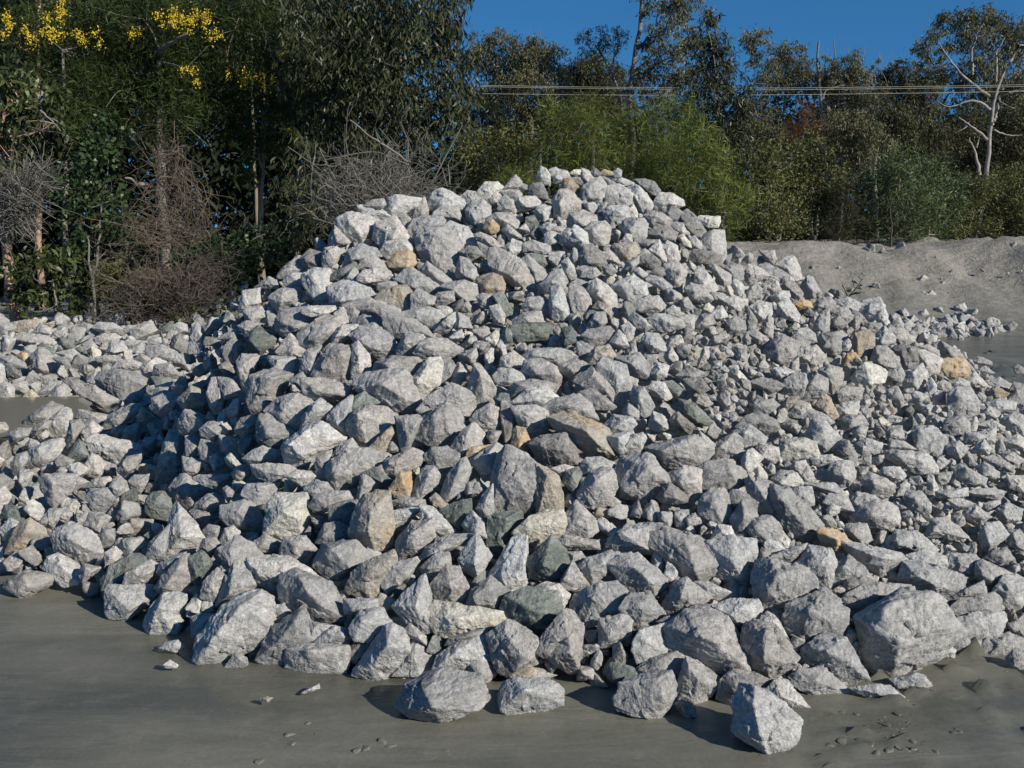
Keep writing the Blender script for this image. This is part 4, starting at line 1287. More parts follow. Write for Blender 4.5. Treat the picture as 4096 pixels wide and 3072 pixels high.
# the heap under the visible stones, and its back
for k in range(8200):
    x = rng.uniform(-7.5, 7.5); y = rng.uniform(3.0, 13.6)
    h = pile(np.array([x]), np.array([y]))[0]
    if h < .08: continue
    r_ = np.interp(x, _X, _R)
    s = rng.uniform(.12, .24)
    back = y > r_ + .15 and h > .2
    px_ = 2048 + x / y * FPX
    if h < .45 or px_ < -150 or px_ > 4250:
        pc = 850 + (CAMH - h) / y * FPX                 # keep the puddle's hollow open
        if -350 < px_ < 380 and 1540 < pc < 1790: continue
        put(np.array([x, y, max(h - .13, .02) + rng.uniform(-.02, .02)]) if -150 < px_ < 4250 else np.array([x, y, max(h - .06, .02)]), s * .85, rng, cw[rng.integers(len(cw))], LIB2); continue
    put(np.array([x, y, h - (.20 if not back else .06) - s * .30]), s, rng, cw[rng.integers(len(cw))], LIB2)
# solid core of the heap
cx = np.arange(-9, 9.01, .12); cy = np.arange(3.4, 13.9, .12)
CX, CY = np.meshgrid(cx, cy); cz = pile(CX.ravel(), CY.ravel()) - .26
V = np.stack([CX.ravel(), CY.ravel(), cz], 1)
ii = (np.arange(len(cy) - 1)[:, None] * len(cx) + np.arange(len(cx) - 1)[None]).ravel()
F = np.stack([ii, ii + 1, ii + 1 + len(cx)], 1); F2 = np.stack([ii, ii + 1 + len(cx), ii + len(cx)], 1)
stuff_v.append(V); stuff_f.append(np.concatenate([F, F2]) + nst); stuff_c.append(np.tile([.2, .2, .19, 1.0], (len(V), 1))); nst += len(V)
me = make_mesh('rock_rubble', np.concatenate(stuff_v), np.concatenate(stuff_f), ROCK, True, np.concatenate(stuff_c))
ro = link('rock_rubble', me); tag(ro, 'smaller broken grey rocks filling the heap between the larger ones', 'rocks', kind='stuff')
print('rubble verts', nst)

# ------------------------------------------------------------------ vegetation
def leaf_mat(name, dark, light, rough=.5, hue=None):
    m, n, l, b = new_mat(name)
    geo = n.new('ShaderNodeNewGeometry')
    c = mixc(n, l, geo.outputs['Random Per Island'], dark, light)
    t = noise_node(n, l, geo.outputs['Position'], 1.3, 3, .5)
    c = mixc(n, l, 1.0, c, ramp(n, l, t.outputs[0], [(.3, .5), (.7, 1.45)]).outputs[0], 'MULTIPLY')
    l.new(c, b.inputs['Base Color']); b.inputs['Roughness'].default_value = rough
    b.inputs['Specular IOR Level'].default_value = .3
    tr = n.new('ShaderNodeBsdfTranslucent'); l.new(c, tr.inputs['Color'])
    mx = n.new('ShaderNodeMixShader'); mx.inputs[0].default_value = .22
    l.new(b.outputs[0], mx.inputs[1]); l.new(tr.outputs[0], mx.inputs[2])
    l.new(mx.outputs[0], n['Material Output'].inputs['Surface'])
    return m
GUM = leaf_mat('gum_leaves', (0.026, 0.034, 0.014), (0.082, 0.09, 0.04), .42)
BROAD = leaf_mat('broad_gum_leaves', (0.023, 0.036, 0.01), (0.098, 0.115, 0.042), .38)
WATTLE = leaf_mat('wattle_fronds', (0.018, 0.03, 0.006), (0.05, 0.074, 0.015), .6)
FEATHER = leaf_mat('feathery_green_leaves', (0.066, 0.09, 0.016), (0.166, 0.189, 0.039), .55)
OLIVE = leaf_mat('olive_shrub_leaves', (0.061, 0.07, 0.021), (0.167, 0.169, 0.058), .55)
BLUEG = leaf_mat('grey_green_shrub_leaves', (0.055, 0.08, 0.032), (0.145, 0.175, 0.071), .55)
FARG = leaf_mat('far_gum_leaves', (0.061, 0.065, 0.029), (0.189, 0.177, 0.089), .55)
FARD = leaf_mat('dark_far_leaves', (0.035, 0.037, 0.015), (0.102, 0.1, 0.044), .6)
RUSTY = leaf_mat('dry_rusty_leaves', (.09, .040, .015), (.22, .105, .040), .7)
CREEP = leaf_mat('creeper_leaves', (0.015, 0.031, 0.01), (0.051, 0.089, 0.03), .4)
SHADE = leaf_mat('shade_toned_leaves', (.010, .016, .007), (.030, .042, .018), .6)  # canopy shade put into the leaf colour, so the backdrop stays near black
YELLOW = simple_mat('wattle_blossom', (.58, .43, .03), .8, .35, 30, .2)
BARKW = simple_mat('smooth_white_bark', (.27, .25, .225), .7, .45, 7)
BARKT = simple_mat('tan_bark', (.20, .165, .12), .8, .35, 7)
BARKG = simple_mat('grey_bark', (.19, .17, .15), .9, .35, 14, .6)
BARKP = simple_mat('peeling_pink_bark', (.36, .24, .17), .8, .35, 9, .5)
BARKD = simple_mat('dark_bark', (.075, .065, .055), .9, .3, 12, .6)
TWIG = simple_mat('dry_grey_twigs', (.155, .145, .125), .9, .4, 5)
TWIGB = simple_mat('dry_brown_twigs', (.110, .090, .070), .9, .4, 5)

def tubes(lines, radii, sides):
    """lines (n,K,3), radii (n,K) -> verts, quads"""
    lines = np.asarray(lines, float); n, K, _ = lines.shape
    t = np.gradient(lines, axis=1); t /= np.linalg.norm(t, axis=2, keepdims=True) + 1e-9
    ref = np.where(np.abs(t[..., 2:3]) < .9, np.array([0, 0, 1.]), np.array([1., 0, 0]))
    a = np.cross(t, ref); a /= np.linalg.norm(a, axis=2, keepdims=True) + 1e-9; b = np.cross(t, a)
    th = np.arange(sides) / sides * 2 * pi
    V = lines[:, :, None] + (a[:, :, None] * np.cos(th)[None, None, :, None] + b[:, :, None] * np.sin(th)[None, None, :, None]) * np.asarray(radii)[:, :, None, None]
    V = V.reshape(-1, 3)
    i = np.arange(n)[:, None, None] * K * sides + np.arange(K - 1)[None, :, None] * sides
    s = np.arange(sides)[None, None]; s2 = (s + 1) % sides
    F = np.stack([i + s, i + s2, i + sides + s2, i + sides + s], -1).reshape(-1, 4)
    return V, F
def resample(p, K):
    p = np.asarray(p, float); d = np.concatenate([[0], np.cumsum(np.linalg.norm(np.diff(p, axis=0), axis=1))])
    t = np.linspace(0, d[-1], K); q = np.stack([np.interp(t, d, p[:, k]) for k in range(3)], 1)
    for _ in range(2): q[1:-1] = (q[:-2] + 2 * q[1:-1] + q[2:]) / 4
    return q

def leaf_quads(c, L, W, rng, droop=.5, curved=True):
    n = len(c)
    d = rng.normal(size=(n, 3)); d /= np.linalg.norm(d, axis=1)[:, None]
    d[:, 2] -= droop * 1.4; d /= np.linalg.norm(d, axis=1)[:, None]
    s = np.cross(d, rng.normal(size=(n, 3))); s /= np.linalg.norm(s, axis=1)[:, None]
    nn = np.cross(d, s)
    Ls = L * rng.uniform(.6, 1.25, (n, 1)); Ws = W * rng.uniform(.7, 1.2, (n, 1))
    if not curved:
        V = np.stack([c, c + d * Ls * .45 + s * Ws / 2, c + d * Ls, c + d * Ls * .45 - s * Ws / 2], 1).reshape(-1, 3)
        return V, [np.arange(n * 4).reshape(n, 4)]
    bend = rng.normal(size=(n, 1)) * .12 * Ls
    m1 = c + d * Ls * .35 + s * bend * .6 + nn * Ws * .15; m2 = c + d * Ls * .7 + s * bend * .7
    tip = c + d * Ls - np.array([0, 0, 1.]) * Ls * .08
    V = np.stack([c, m1 + s * Ws / 2, m1 - s * Ws / 2, m2 + s * Ws * .36, m2 - s * Ws * .36, tip], 1).reshape(-1, 3)
    k = np.arange(n)[:, None] * 6
    return V, [np.concatenate([k + [0, 1, 2], k + [3, 5, 4]]), k + [1, 3, 4, 2]]

def puff_points(c, R, n, rng, per=14, flat=.85, spread=.17):
    m = max(3, n // per)
    u = rng.normal(size=(m, 3)); u /= np.linalg.norm(u, axis=1)[:, None]
    s = c + u * R * (rng.uniform(0, 1, (m, 1)) ** .38) * np.array([1, 1, flat])
    p = s[rng.integers(m, size=n)] + rng.normal(size=(n, 3)) * R * spread
    return p

def plant(name, label, cat, Y, puffs, leaf, mat, bark, trunk=None, group=None, L=.12, W=.03, droop=.5, cover=2.4, tr=.10, curved=True, extra=(), parts=('trunk', 'crown'), depthj=.5, per=14, limbs=True, seed=0, bare=0):
    rng = np.random.default_rng(abs(hash_(name + label)) % 99991 + seed)
    C, R = [], []
    for (a, b_, r) in puffs:
        rw = r * Y / FPX
        yy = Y + rng.uniform(-1, 1) * depthj * max(rw * 2.0, .5)
        C.append(at(a, b_, yy)); R.append(rw)
    C = np.array(C); R = np.array(R)
    if trunk is None:
        mx = np.mean([p[0] for p in puffs]); x = (mx - 2048) / FPX * Y
        z0 = ground(np.array([x]), np.array([Y]))[0]
        top = C.mean(0); root = np.array([x + rng.uniform(-.1, .1), Y, z0 - .05])
        trunks = [([root, (root + top) / 2 + rng.normal(size=3) * .12, top], tr)]
    else:
        trunks = []
        for (pl, w0) in trunk:
            pts = [at(a, b_, Y + (q[0] if q else 0)) for a, b_, *q in pl]
            if not trunks:
                z0 = ground(np.array([pts[0][0]]), np.array([Y]))[0]
                if pts[0][2] > z0 + .05: pts = [np.array([pts[0][0] + rng.uniform(-.1, .1), Y, z0 - .05])] + pts
            trunks.append((pts, w0))
    root = np.array(trunks[0][0][0]); base = root.copy()
    top = empty(name, base); tag(top, label, cat, group)
    Vs, Fs, k = [], [], 0
    skeleton = []
    for j, (pts, w0) in enumerate(trunks):
        q = resample(pts, 14); q[1:-1] += rng.normal(size=(12, 3)) * w0 * .25
        rad = np.linspace(1, .38 if j == 0 else .25, 14) * w0
        V, F = tubes(q[None], rad[None], 10 if w0 > .05 else 6); Vs.append(V); Fs.append(F + k); k += len(V)
        skeleton.append((q, rad))
    SK = np.concatenate([s[0] for s in skeleton]); SR = np.concatenate([s[1] for s in skeleton])
    if limbs:
        lines, rads = [], []
        for c, r in zip(C, R):
            low = SK[:, 2] < c[2] - .1 * r
            dd = np.linalg.norm(SK - c, axis=1) + np.where(low, 0, 50)
            i0 = dd.argmin(); a = SK[i0]
            mid = a * .5 + c * .5 + rng.normal(size=3) * r * .3 - np.array([0, 0, r * .2])
            q = resample([a, mid, c], 8); w0 = min(SR[i0] * .7, .10 * tr / .1)
            lines.append(q); rads.append(np.linspace(w0, w0 * .28, 8))
            for _ in range(5):
                e = c + rng.normal(size=3) * r * .55
                s0 = q[rng.integers(4, 8)]
                lines.append(resample([s0, (s0 + e) / 2 + rng.normal(size=3) * r * .12, e], 8)); rads.append(np.linspace(w0 * .32, w0 * .1, 8))
            for _ in range(bare):
                e = c + np.array([rng.normal() * r * .7, rng.normal() * r * .5, r * rng.uniform(.8, 1.9)])
                s0 = q[rng.integers(5, 8)]
                lines.append(resample([s0, (s0 + e) / 2 + rng.normal(size=3) * r * .2, e], 8)); rads.append(np.linspace(w0 * .35, w0 * .12, 8))
        V, F = tubes(lines, rads, 5); Vs.append(V); Fs.append(F + k); k += len(V)
    tv = np.concatenate(Vs) - base
    link(parts[0], make_mesh(parts[0], tv, np.concatenate(Fs), bark, True), (0, 0, 0), top)
    pts = []
    for c, r in zip(C, R):
        n = int(cover * pi * r * r / (.6 * L * W)) + 5
        pts.append(puff_points(c, r, n, rng, per))
    pts = np.concatenate(pts)
    V, F = leaf_quads(pts, L, W, rng, droop, curved)
    link(parts[1], make_mesh(parts[1], V - base, F, mat), (0, 0, 0), top)
    for (pn, pm, spots) in extra:
        cc = []
        for (a, b_, r) in spots:
            rw = r * Y / FPX; c0 = at(a, b_, Y - .9)
            n = int(r * 3.6)
            s = c0 + rng.normal(size=(max(n // 9, 2), 3)) * rw * .42
            cc.append(s[rng.integers(len(s), size=n)] + rng.normal(size=(n, 3)) * [.022, .022, .035])
        cc = np.concatenate(cc)
        V, F = leaf_quads(cc, .034, .016, rng, -.6, False)
        link(pn, make_mesh(pn, V - base, F, pm), (0, 0, 0), top)
    return top
def hash_(s):
    h = 7
    for ch in s: h = (h * 31 + ord(ch)) & 0xffffffff
    return h

def tangle(name, label, cat, Y, roots, tips, n, mat, rad=(.006, .002), wob=.25, group=None, curl=.3, dj=.5, mains=()):
    """a leafless bush: strands running from root pixels to within the tip ellipse (px,py,rx,ry)"""
    rng = np.random.default_rng(hash_(label) % 99991)
    base = at(roots[0][0], roots[0][1], Y)
    z0 = ground(base[None, 0], base[None, 1])[0]; base = np.array([base[0], Y, z0])
    top = empty(name, base); tag(top, label, cat, group)
    lines = []; K = 9
    for k in range(n):
        a = roots[rng.integers(len(roots))]; t = tips[rng.integers(len(tips))]
        s = at(a[0] + rng.normal() * 12, a[1] + rng.normal() * 12, Y + rng.normal() * .1)
        while True:
            u, v = rng.uniform(-1, 1, 2)
            if u * u + v * v < 1: break
        e = at(t[0] + u * t[2], t[1] + v * t[3], Y + rng.normal() * dj)
        if rng.uniform() < .72:                      # a side twig: starts part-way out
            f = rng.uniform(.25, .8); s = s + (e - s) * f + rng.normal(size=3) * .12
            e = s + (e - s) * rng.uniform(.4, 1) + rng.normal(size=3) * .22
        ln = np.linalg.norm(e - s)
        mid = (s + e) / 2 + rng.normal(size=3) * ln * wob
        q = resample([s, mid, e], K); q[1:] += np.cumsum(rng.normal(size=(K - 1, 3)), axis=0) * ln * curl * .06
        lines.append(q)
    r0 = rng.uniform(.5, 1.2, (n, 1)) * np.linspace(rad[0], rad[1], K)[None]
    V, F = tubes(lines, r0, 3)
    link('twigs', make_mesh('twigs', V - base, F, mat), (0, 0, 0), top)
    if mains:
        Vs, Fs, k = [], [], 0
        for (pl, w0) in mains:
            q = resample([at(a, b_, Y + (c[0] if c else 0)) for a, b_, *c in pl], 12); q[1:-1] += rng.normal(size=(10, 3)) * w0 * .3
            V, F = tubes(q[None], np.linspace(w0, w0 * .45, 12)[None], 7); Vs.append(V); Fs.append(F + k); k += len(V)
        link('stems', make_mesh('stems', np.concatenate(Vs) - base, np.concatenate(Fs), mat, True), (0, 0, 0), top)
    return top

# near trees on the left
plant('gum_tree', 'broad-leaved gum with glossy leaves at the left edge behind the rocks', 'tree', 14.0,
      [(40, 330, 130), (150, 430, 120), (50, 540, 150), (190, 560, 90), (90, 680, 100), (230, 500, 60)], 0, BROAD, BARKP,
      trunk=[([(42, 1270), (38, 1100), (20, 960), (-10, 860), (-30, 600), (40, 400)], .085)], L=.15, W=.045, droop=.5, cover=2.2)
plant('gum_tree', 'gum with a thin pinkish peeling trunk among the yellow blossom, far left', 'tree', 17.0,
      [(60, -60, 160), (200, -80, 150), (130, -180, 180), (20, 120, 110)], 0, GUM, BARKP,
      trunk=[([(150, 900), (150, 500), (153, 170), (150, 60), (160, -100)], .06)], L=.14, W=.035)
wy = [(25, 75, 20), (40, 95, 18), (95, 130, 26), (130, 165, 22), (240, 40, 34), (235, 60, 22), (190, 80, 14), (180, 125, 26), (235, 140, 30), (205, 150, 20), (310, 140, 18), (330, 160, 20), (385, 135, 14), (400, 178, 12), (20, 140, 18)]
wy2 = [(700, 50, 34), (730, 85, 36), (760, 108, 38), (690, 75, 22), (790, 60, 26), (830, 70, 22), (850, 140, 22), (880, 150, 12), (630, 62, 18), (530, 145, 18), (560, 132, 10), (820, 105, 14), (735, 280, 14), (770, 280, 12), (650, 100, 8)]
wy3 = [(995, 300, 26), (975, 335, 20), (1045, 315, 18), (1060, 355, 16), (1090, 320, 12), (1150, 165, 18), (1135, 225, 16), (1190, 170, 10), (1155, 525, 12), (1185, 540, 10), (915, 305, 10), (790, 335, 16)]
plant('wattle_tree', 'fine-leaved wattle flowering bright yellow, leftmost of the three wattles', 'tree', 15.0,
      [(90, 110, 120), (240, 110, 130), (370, 200, 120), (330, 330, 130), (130, 260, 110), (420, 90, 110), (300, 450, 110)], 0, WATTLE, BARKG,
      trunk=[([(250, 1000), (270, 700), (260, 400), (250, 200)], .05)], L=.13, W=.013, droop=.2, cover=2.6, curved=False, extra=[('blossom', YELLOW, wy)])
plant('wattle_tree', 'tall wattle with a crooked grey trunk and yellow blossom near its top', 'tree', 15.6,
      [(560, 60, 160), (720, 60, 150), (820, 120, 130), (640, 190, 140), (480, 250, 140), (700, 320, 150), (820, 260, 120), (560, 400, 150), (700, 470, 140), (430, 430, 120), (600, 560, 100)], 0, WATTLE, BARKG,
      trunk=[([(668, 960), (650, 860), (640, 780), (645, 640), (630, 520), (640, 320), (640, 210)], .10), ([(636, 780, -.1), (600, 745, -.3), (560, 733, -.5), (500, 712, -.7)], .055), ([(640, 210, -.5), (690, 165, -1), (755, 138, -1.1)], .045), ([(640, 205, -.3), (620, 160, -.6)], .03), ([(650, 252, -.4), (690, 255, -1), (720, 268, -1.2)], .022)],
      L=.13, W=.013, droop=.2, cover=2.2, curved=False, extra=[('blossom', YELLOW, wy2)])
plant('wattle_tree', 'wattle with sparse yellow blossom, right of the crooked grey trunk', 'tree', 16.2,
      [(960, 60, 140), (1080, 120, 130), (940, 250, 130), (1080, 300, 130), (900, 400, 120), (1050, 440, 120), (1170, 240, 110), (1160, 420, 100), (960, 520, 90), (1030, 600, 70), (1000, 680, 60), (1090, 560, 70)], 0, WATTLE, BARKT,
      trunk=[([(1036, 930), (1040, 800), (1048, 715), (1060, 560), (1050, 300)], .06)], L=.13, W=.013, droop=.2, cover=2.2, curved=False, extra=[('blossom', YELLOW, wy3)])
plant('gum_tree', 'slender gum with two pale bare stems showing between the wattles and the dark gum', 'tree', 19.0,
      [(1000, -30, 150), (1110, 40, 110), (1180, -40, 140), (900, -80, 130)], 0, GUM, BARKT,
      trunk=[([(1012, 600), (1010, 400), (1008, 260), (1008, 165), (1000, 0)], .045), ([(1052, 430), (1052, 240), (1065, 160), (1068, 60)], .04)], L=.14, W=.03)
plant('gum_tree', 'big dark gum with drooping glossy leaves, its right edge against the sky', 'tree', 15.0,
      [(1290, 40, 170), (1480, 10, 180), (1660, 20, 170), (1800, 10, 85), (1250, 210, 140), (1420, 220, 170), (1600, 200, 170), (1740, 170, 120), (1790, 100, 70), (1800, 290, 95), (1290, 380, 140), (1460, 400, 150), (1620, 400, 130), (1790, 400, 100), (1880, 370, 60), (1870, 230, 45), (1340, 560, 110), (1500, 570, 110), (1680, 520, 80), (1850, 470, 60), (1760, 480, 50), (1160, 330, 60)],
      0, GUM, BARKD, trunk=[([(1540, 1000), (1550, 700), (1575, 450), (1590, 200), (1600, -50)], .14)], L=.13, W=.027, droop=.9, cover=2.3, per=10)
plant('gum_sapling', 'leafy gum sapling hanging over the dark hollow left of the grey dead bush', 'tree', 14.0,
      [(1210, 620, 90), (1190, 760, 90), (1250, 850, 90), (1180, 930, 80), (1290, 760, 70)], 0, GUM, BARKG, trunk=[([(1184, 1000), (1186, 820), (1190, 660)], .035)], L=.14, W=.026, droop=.9, cover=1.8)
# thickets under the trees on the left
plant('creeper_thicket', 'leafy creeper thicket climbing between the grey trunk and the left gum', 'bush', 13.9,
      [(300, 740, 110), (400, 640, 110), (420, 800, 110), (310, 880, 90), (480, 900, 90), (380, 980, 90), (520, 1020, 80), (440, 540, 90)], 0, CREEP, BARKG, L=.08, W=.05, droop=.3, cover=1.6, parts=('stems', 'foliage'), tr=.03)
plant('laurel_bush', 'low glossy-leaved bush at the rock edge on the left', 'bush', 13.6,
      [(130, 1080, 90), (220, 1160, 100), (110, 1210, 80), (300, 1080, 80), (310, 1210, 70), (200, 1010, 80)], 0, BROAD, BARKG, L=.14, W=.042, droop=.3, cover=2.2, parts=('stems', 'foliage'), tr=.03)
plant('green_bush', 'small dark bush beside the crooked bare stem, above the left rocks', 'bush', 13.8,
      [(440, 1160, 80), (480, 1220, 60), (420, 1080, 60), (560, 1110, 50)], 0, OLIVE, BARKG, L=.07, W=.014, droop=.1, cover=2, curved=False, parts=('stems', 'foliage'), tr=.02)
plant('dark_bush', 'dark leafy undergrowth bush at the foot of the pale trunk left of the heap', 'bush', 13.7,
      [(760, 1030, 90), (880, 1000, 100), (1000, 980, 90), (1090, 1010, 80), (850, 1110, 70), (980, 1090, 70), (1100, 930, 80)], 0, CREEP, BARKG, L=.08, W=.045, droop=.3, cover=1.7, parts=('stems', 'foliage'), tr=.03)
plant('ground_creeper', 'low green creeper over the rock edge at the foot of the heap', 'plant', 13.0,
      [(850, 1215, 40), (760, 1240, 40), (920, 1225, 35), (700, 1270, 30), (960, 1190, 30)], 0, CREEP, BARKG, L=.08, W=.05, droop=.1, cover=1.3, parts=('stems', 'foliage'), tr=.012)
tangle('dead_bush', 'grey leafless bush standing behind the top left of the heap', 'bush', 12.3,
       [(1560, 900), (1450, 880), (1620, 860), (1380, 860)], [(1480, 720, 240, 190), (1650, 700, 180, 200), (1350, 760, 140, 130), (1560, 820, 260, 80)], 900, TWIG, (.0065, .0025), .22, curl=.5,
       mains=[([(1640, 650, -.4), (1570, 600, -.5), (1500, 560, -.6), (1400, 480, -.6)], .017), ([(1640, 900), (1636, 760), (1632, 560)], .014), ([(1420, 850), (1330, 700), (1280, 600)], .014), ([(1560, 900), (1700, 780), (1850, 500)], .012), ([(1636, 660), (1500, 600), (1300, 640)], .012)])
tangle('dead_bush', 'grey leafless bush leaning in from the left edge', 'bush', 13.4,
       [(10, 880), (30, 820)], [(130, 700, 130, 80), (200, 690, 70, 70), (60, 760, 90, 100), (90, 900, 90, 60)], 520, TWIG, (.009, .003), .15, curl=.35,
       mains=[([(0, 900, -.2), (60, 770, -.3), (160, 680, -.4), (230, 640, -.4)], .016), ([(20, 820, -.2), (90, 720, -.4), (120, 650, -.4)], .012)])
tangle('dead_vines', 'hanging grey vines wrapped round the crooked grey trunk', 'vines', 15.0,
       [(680, 640), (720, 600), (640, 700)], [(730, 820, 90, 130), (640, 640, 110, 100), (780, 900, 70, 80)], 190, TWIGB, (.007, .003), .25, curl=.6)
tangle('dry_brush', 'low heap of dry brown brush on the left behind the rock edge', 'bush', 13.3,
       [(520, 1290), (640, 1250), (740, 1200)], [(620, 1220, 190, 50), (740, 1130, 130, 60), (600, 1130, 100, 50), (860, 1080, 70, 70)], 1300, TWIGB, (.006, .0025), .35, curl=.8, dj=.35)
tangle('dry_brush', 'brown tangle of fallen twigs beneath the crooked grey trunk', 'bush', 14.2,
       [(560, 980), (700, 960), (800, 940)], [(560, 940, 150, 60), (760, 950, 110, 60), (430, 900, 120, 100)], 300, TWIGB, (.006, .0025), .35, curl=.7, dj=.35)
tangle('bare_sapling', 'crooked bare grey stem standing above the left rocks', 'sapling', 13.2,
       [(375, 1120), (365, 1060)], [(400, 1040, 50, 50)], 14, TWIG, (.008, .003), .1, mains=[([(378, 1292), (382, 1180), (365, 1090), (350, 1010), (362, 935), (350, 945)], .022), ([(363, 1085), (400, 1050), (432, 1030)], .009)])
tangle('thin_stem', 'short leaning broken stick beside the left gum', 'branch', 13.5,
       [(200, 480)], [(200, 500, 20, 30)], 5, TWIG, (.006, .003), .1, mains=[([(162, 442), (205, 480), (243, 525)], .016)])

# shrubs and gums behind the heap
def shrub(label, Y, puffs, mat, L, W, name='shrub', droop=.1, cover=2.6, group=None, **kw):
    return plant(name, label, 'shrub', Y, puffs, 0, mat, BARKG, L=L, W=W, droop=droop, cover=cover, curved=False, parts=('stems', 'foliage'), tr=.03, group=group, **kw)
shrub('dull olive scrub between the dark gum and the bright feathery shrubs', 18, [(1890, 600, 90), (1990, 560, 90), (2070, 640, 90), (1930, 720, 90), (2040, 760, 90), (2120, 560, 80), (1870, 820, 80)], OLIVE, .08, .026)
shrub('small bright fern-like shrub just left of the top of the heap', 16.5, [(2050, 700, 55), (2000, 740, 60), (2090, 740, 60), (2150, 690, 60)], FEATHER, .15, .010)
shrub('bright green feathery shrub, leftmost of three behind the top of the heap', 17, [(2270, 500, 90), (2360, 450, 90), (2240, 600, 100), (2370, 580, 110), (2300, 690, 90), (2200, 440, 50)], FEATHER, .17, .010, 'feathery_shrub')
shrub('bright green feathery shrub, middle one of three behind the top of the heap', 17.4, [(2500, 510, 90), (2620, 470, 90), (2560, 610, 110), (2480, 690, 90), (2660, 620, 100), (2740, 440, 70), (2610, 730, 80)], FEATHER, .17, .010, 'feathery_shrub')
shrub('bright green feathery shrub, rightmost of three beside the right shoulder of the heap', 16.8, [(2780, 560, 90), (2860, 660, 90), (2740, 700, 90), (2900, 760, 85), (2830, 850, 85), (2930, 850, 70), (2880, 930, 60), (2760, 820, 70), (2990, 780, 40)], FEATHER, .17, .010, 'feathery_shrub')
shrub('dense olive shrub just right of the feathery shrubs above the bank', 19, [(3080, 640, 90), (3030, 740, 90), (3140, 740, 100), (3060, 850, 100), (3150, 880, 90), (3000, 920, 60)], OLIVE, .075, .03)
shrub('pale olive shrub in the middle of the row above the grey bank', 19.5, [(3250, 600, 80), (3200, 700, 90), (3300, 690, 90), (3240, 800, 100), (3330, 810, 80), (3260, 910, 90)], OLIVE, .075, .03)
shrub('dark wispy she-oak shrub with brownish tips above the bank', 19.0, [(3390, 760, 70), (3400, 850, 80), (3440, 930, 70), (3360, 920, 60), (3350, 990, 30)], FARD, .14, .008)
shrub('grey-green shrub with curved leaves behind the small dark dead sapling', 19.2, [(3520, 720, 90), (3600, 660, 90), (3560, 830, 100), (3660, 790, 100), (3520, 930, 70), (3640, 910, 80)], BLUEG, .16, .017)
shrub('soft green rounded shrub above the lumpy crest of the bank', 19.8, [(3720, 700, 90), (3700, 840, 100), (3790, 780, 100), (3760, 920, 80), (3640, 960, 50)], BLUEG, .10, .018)
shrub('dark green shrub below the white-trunked gum', 20.2, [(3860, 760, 90), (3890, 870, 100), (3840, 940, 60), (3930, 760, 70), (3960, 930, 60)], OLIVE, .09, .022)
shrub('loose dark shrub at the right edge above the bank', 20.5, [(4030, 740, 90), (4060, 850, 100), (3990, 840, 80), (4020, 930, 60), (4130, 760, 100), (4140, 900, 90)], OLIVE, .09, .022)
plant('dead_sapling', 'small black-stemmed leafless sapling on the crest of the bank', 'sapling', 17.0, [(3560, 880, 12)], 0, FARD, BARKD,
      trunk=[([(3565, 1005), (3562, 950), (3570, 900), (3556, 840), (3570, 800)], .018), ([(3564, 960), (3600, 920), (3640, 910)], .01), ([(3565, 930), (3530, 890)], .01), ([(3568, 905), (3610, 860), (3650, 880)], .01)], cover=.3, limbs=False)

def gum(label, Y, puffs, trunk=None, mat=None, bark=None, fwd=0, **kw):
    puffs = [(a, b_, r * 1.14) for a, b_, r in puffs]
    if trunk and fwd: trunk = [([(q[0], q[1], -fwd) for q in pl], w0) for pl, w0 in trunk]
    kw.setdefault('L', .13); kw.setdefault('W', .034); kw['cover'] = kw.get('cover', 2.0) * 1.7; kw.setdefault('per', 26); kw.setdefault('depthj', .35)
    return plant('gum_tree', label, 'tree', Y, puffs, 0, mat or FARG, bark or BARKG, trunk=trunk, curved=False, droop=.7, **kw)
gum('rounded gum beside the dark drooping one, its crown in two domes', 30, [(1930, 180, 55), (2000, 160, 40), (1950, 260, 70), (2040, 280, 80), (2120, 250, 75), (2080, 200, 55), (2150, 180, 40), (2200, 230, 60), (2210, 310, 65), (2130, 350, 90), (2020, 390, 90), (2230, 400, 60), (2140, 440, 70)], trunk=[([(2130, 560), (2120, 440), (2105, 380)], .12)])
gum('low dark gum left of the tall open gum, just above the power lines', 33, [(2290, 290, 50), (2350, 270, 60), (2420, 270, 55), (2330, 340, 60), (2410, 350, 60), (2250, 290, 25), (2470, 300, 45), (2280, 370, 50), (2470, 380, 60), (2370, 410, 70)], mat=FARD)
gum('spindly gum with small tufts of leaves on bare curling branches', 29, [(2325, 150, 26), (2350, 130, 22), (2375, 165, 24), (2412, 125, 26), (2430, 160, 30), (2462, 122, 24), (2490, 135, 26), (2485, 170, 24), (2345, 200, 26), (2370, 230, 24), (2400, 190, 26), (2455, 190, 30)],
    trunk=[([(2500, 480), (2470, 330), (2445, 270), (2400, 230), (2390, 190)], .07), ([(2445, 270), (2470, 200), (2480, 150)], .035), ([(2400, 230), (2360, 195), (2340, 160)], .03), ([(2400, 230), (2420, 180), (2425, 140)], .025)], cover=.8, L=.085, W=.024, per=8)
gum('tall open-crowned gum with a dark trunk rising past the top of the photo', 28, [(2570, 50, 22), (2620, 30, 40), (2700, 30, 45), (2650, 100, 55), (2740, 80, 50), (2610, 170, 45), (2690, 190, 70), (2760, 150, 50), (2600, 270, 50), (2700, 290, 75), (2560, 330, 50), (2640, 370, 70), (2750, -20, 60), (2620, -60, 70), (2700, -90, 70)],
    trunk=[([(2527, 560), (2526, 440), (2524, 330), (2535, 210), (2562, 110), (2575, 20), (2570, -60)], .12), ([(2535, 300), (2600, 230), (2650, 180), (2700, 100)], .05), ([(2540, 320), (2620, 260), (2720, 210)], .045), ([(2550, 200), (2610, 130), (2640, 40)], .04)], bark=BARKG, cover=1.4)
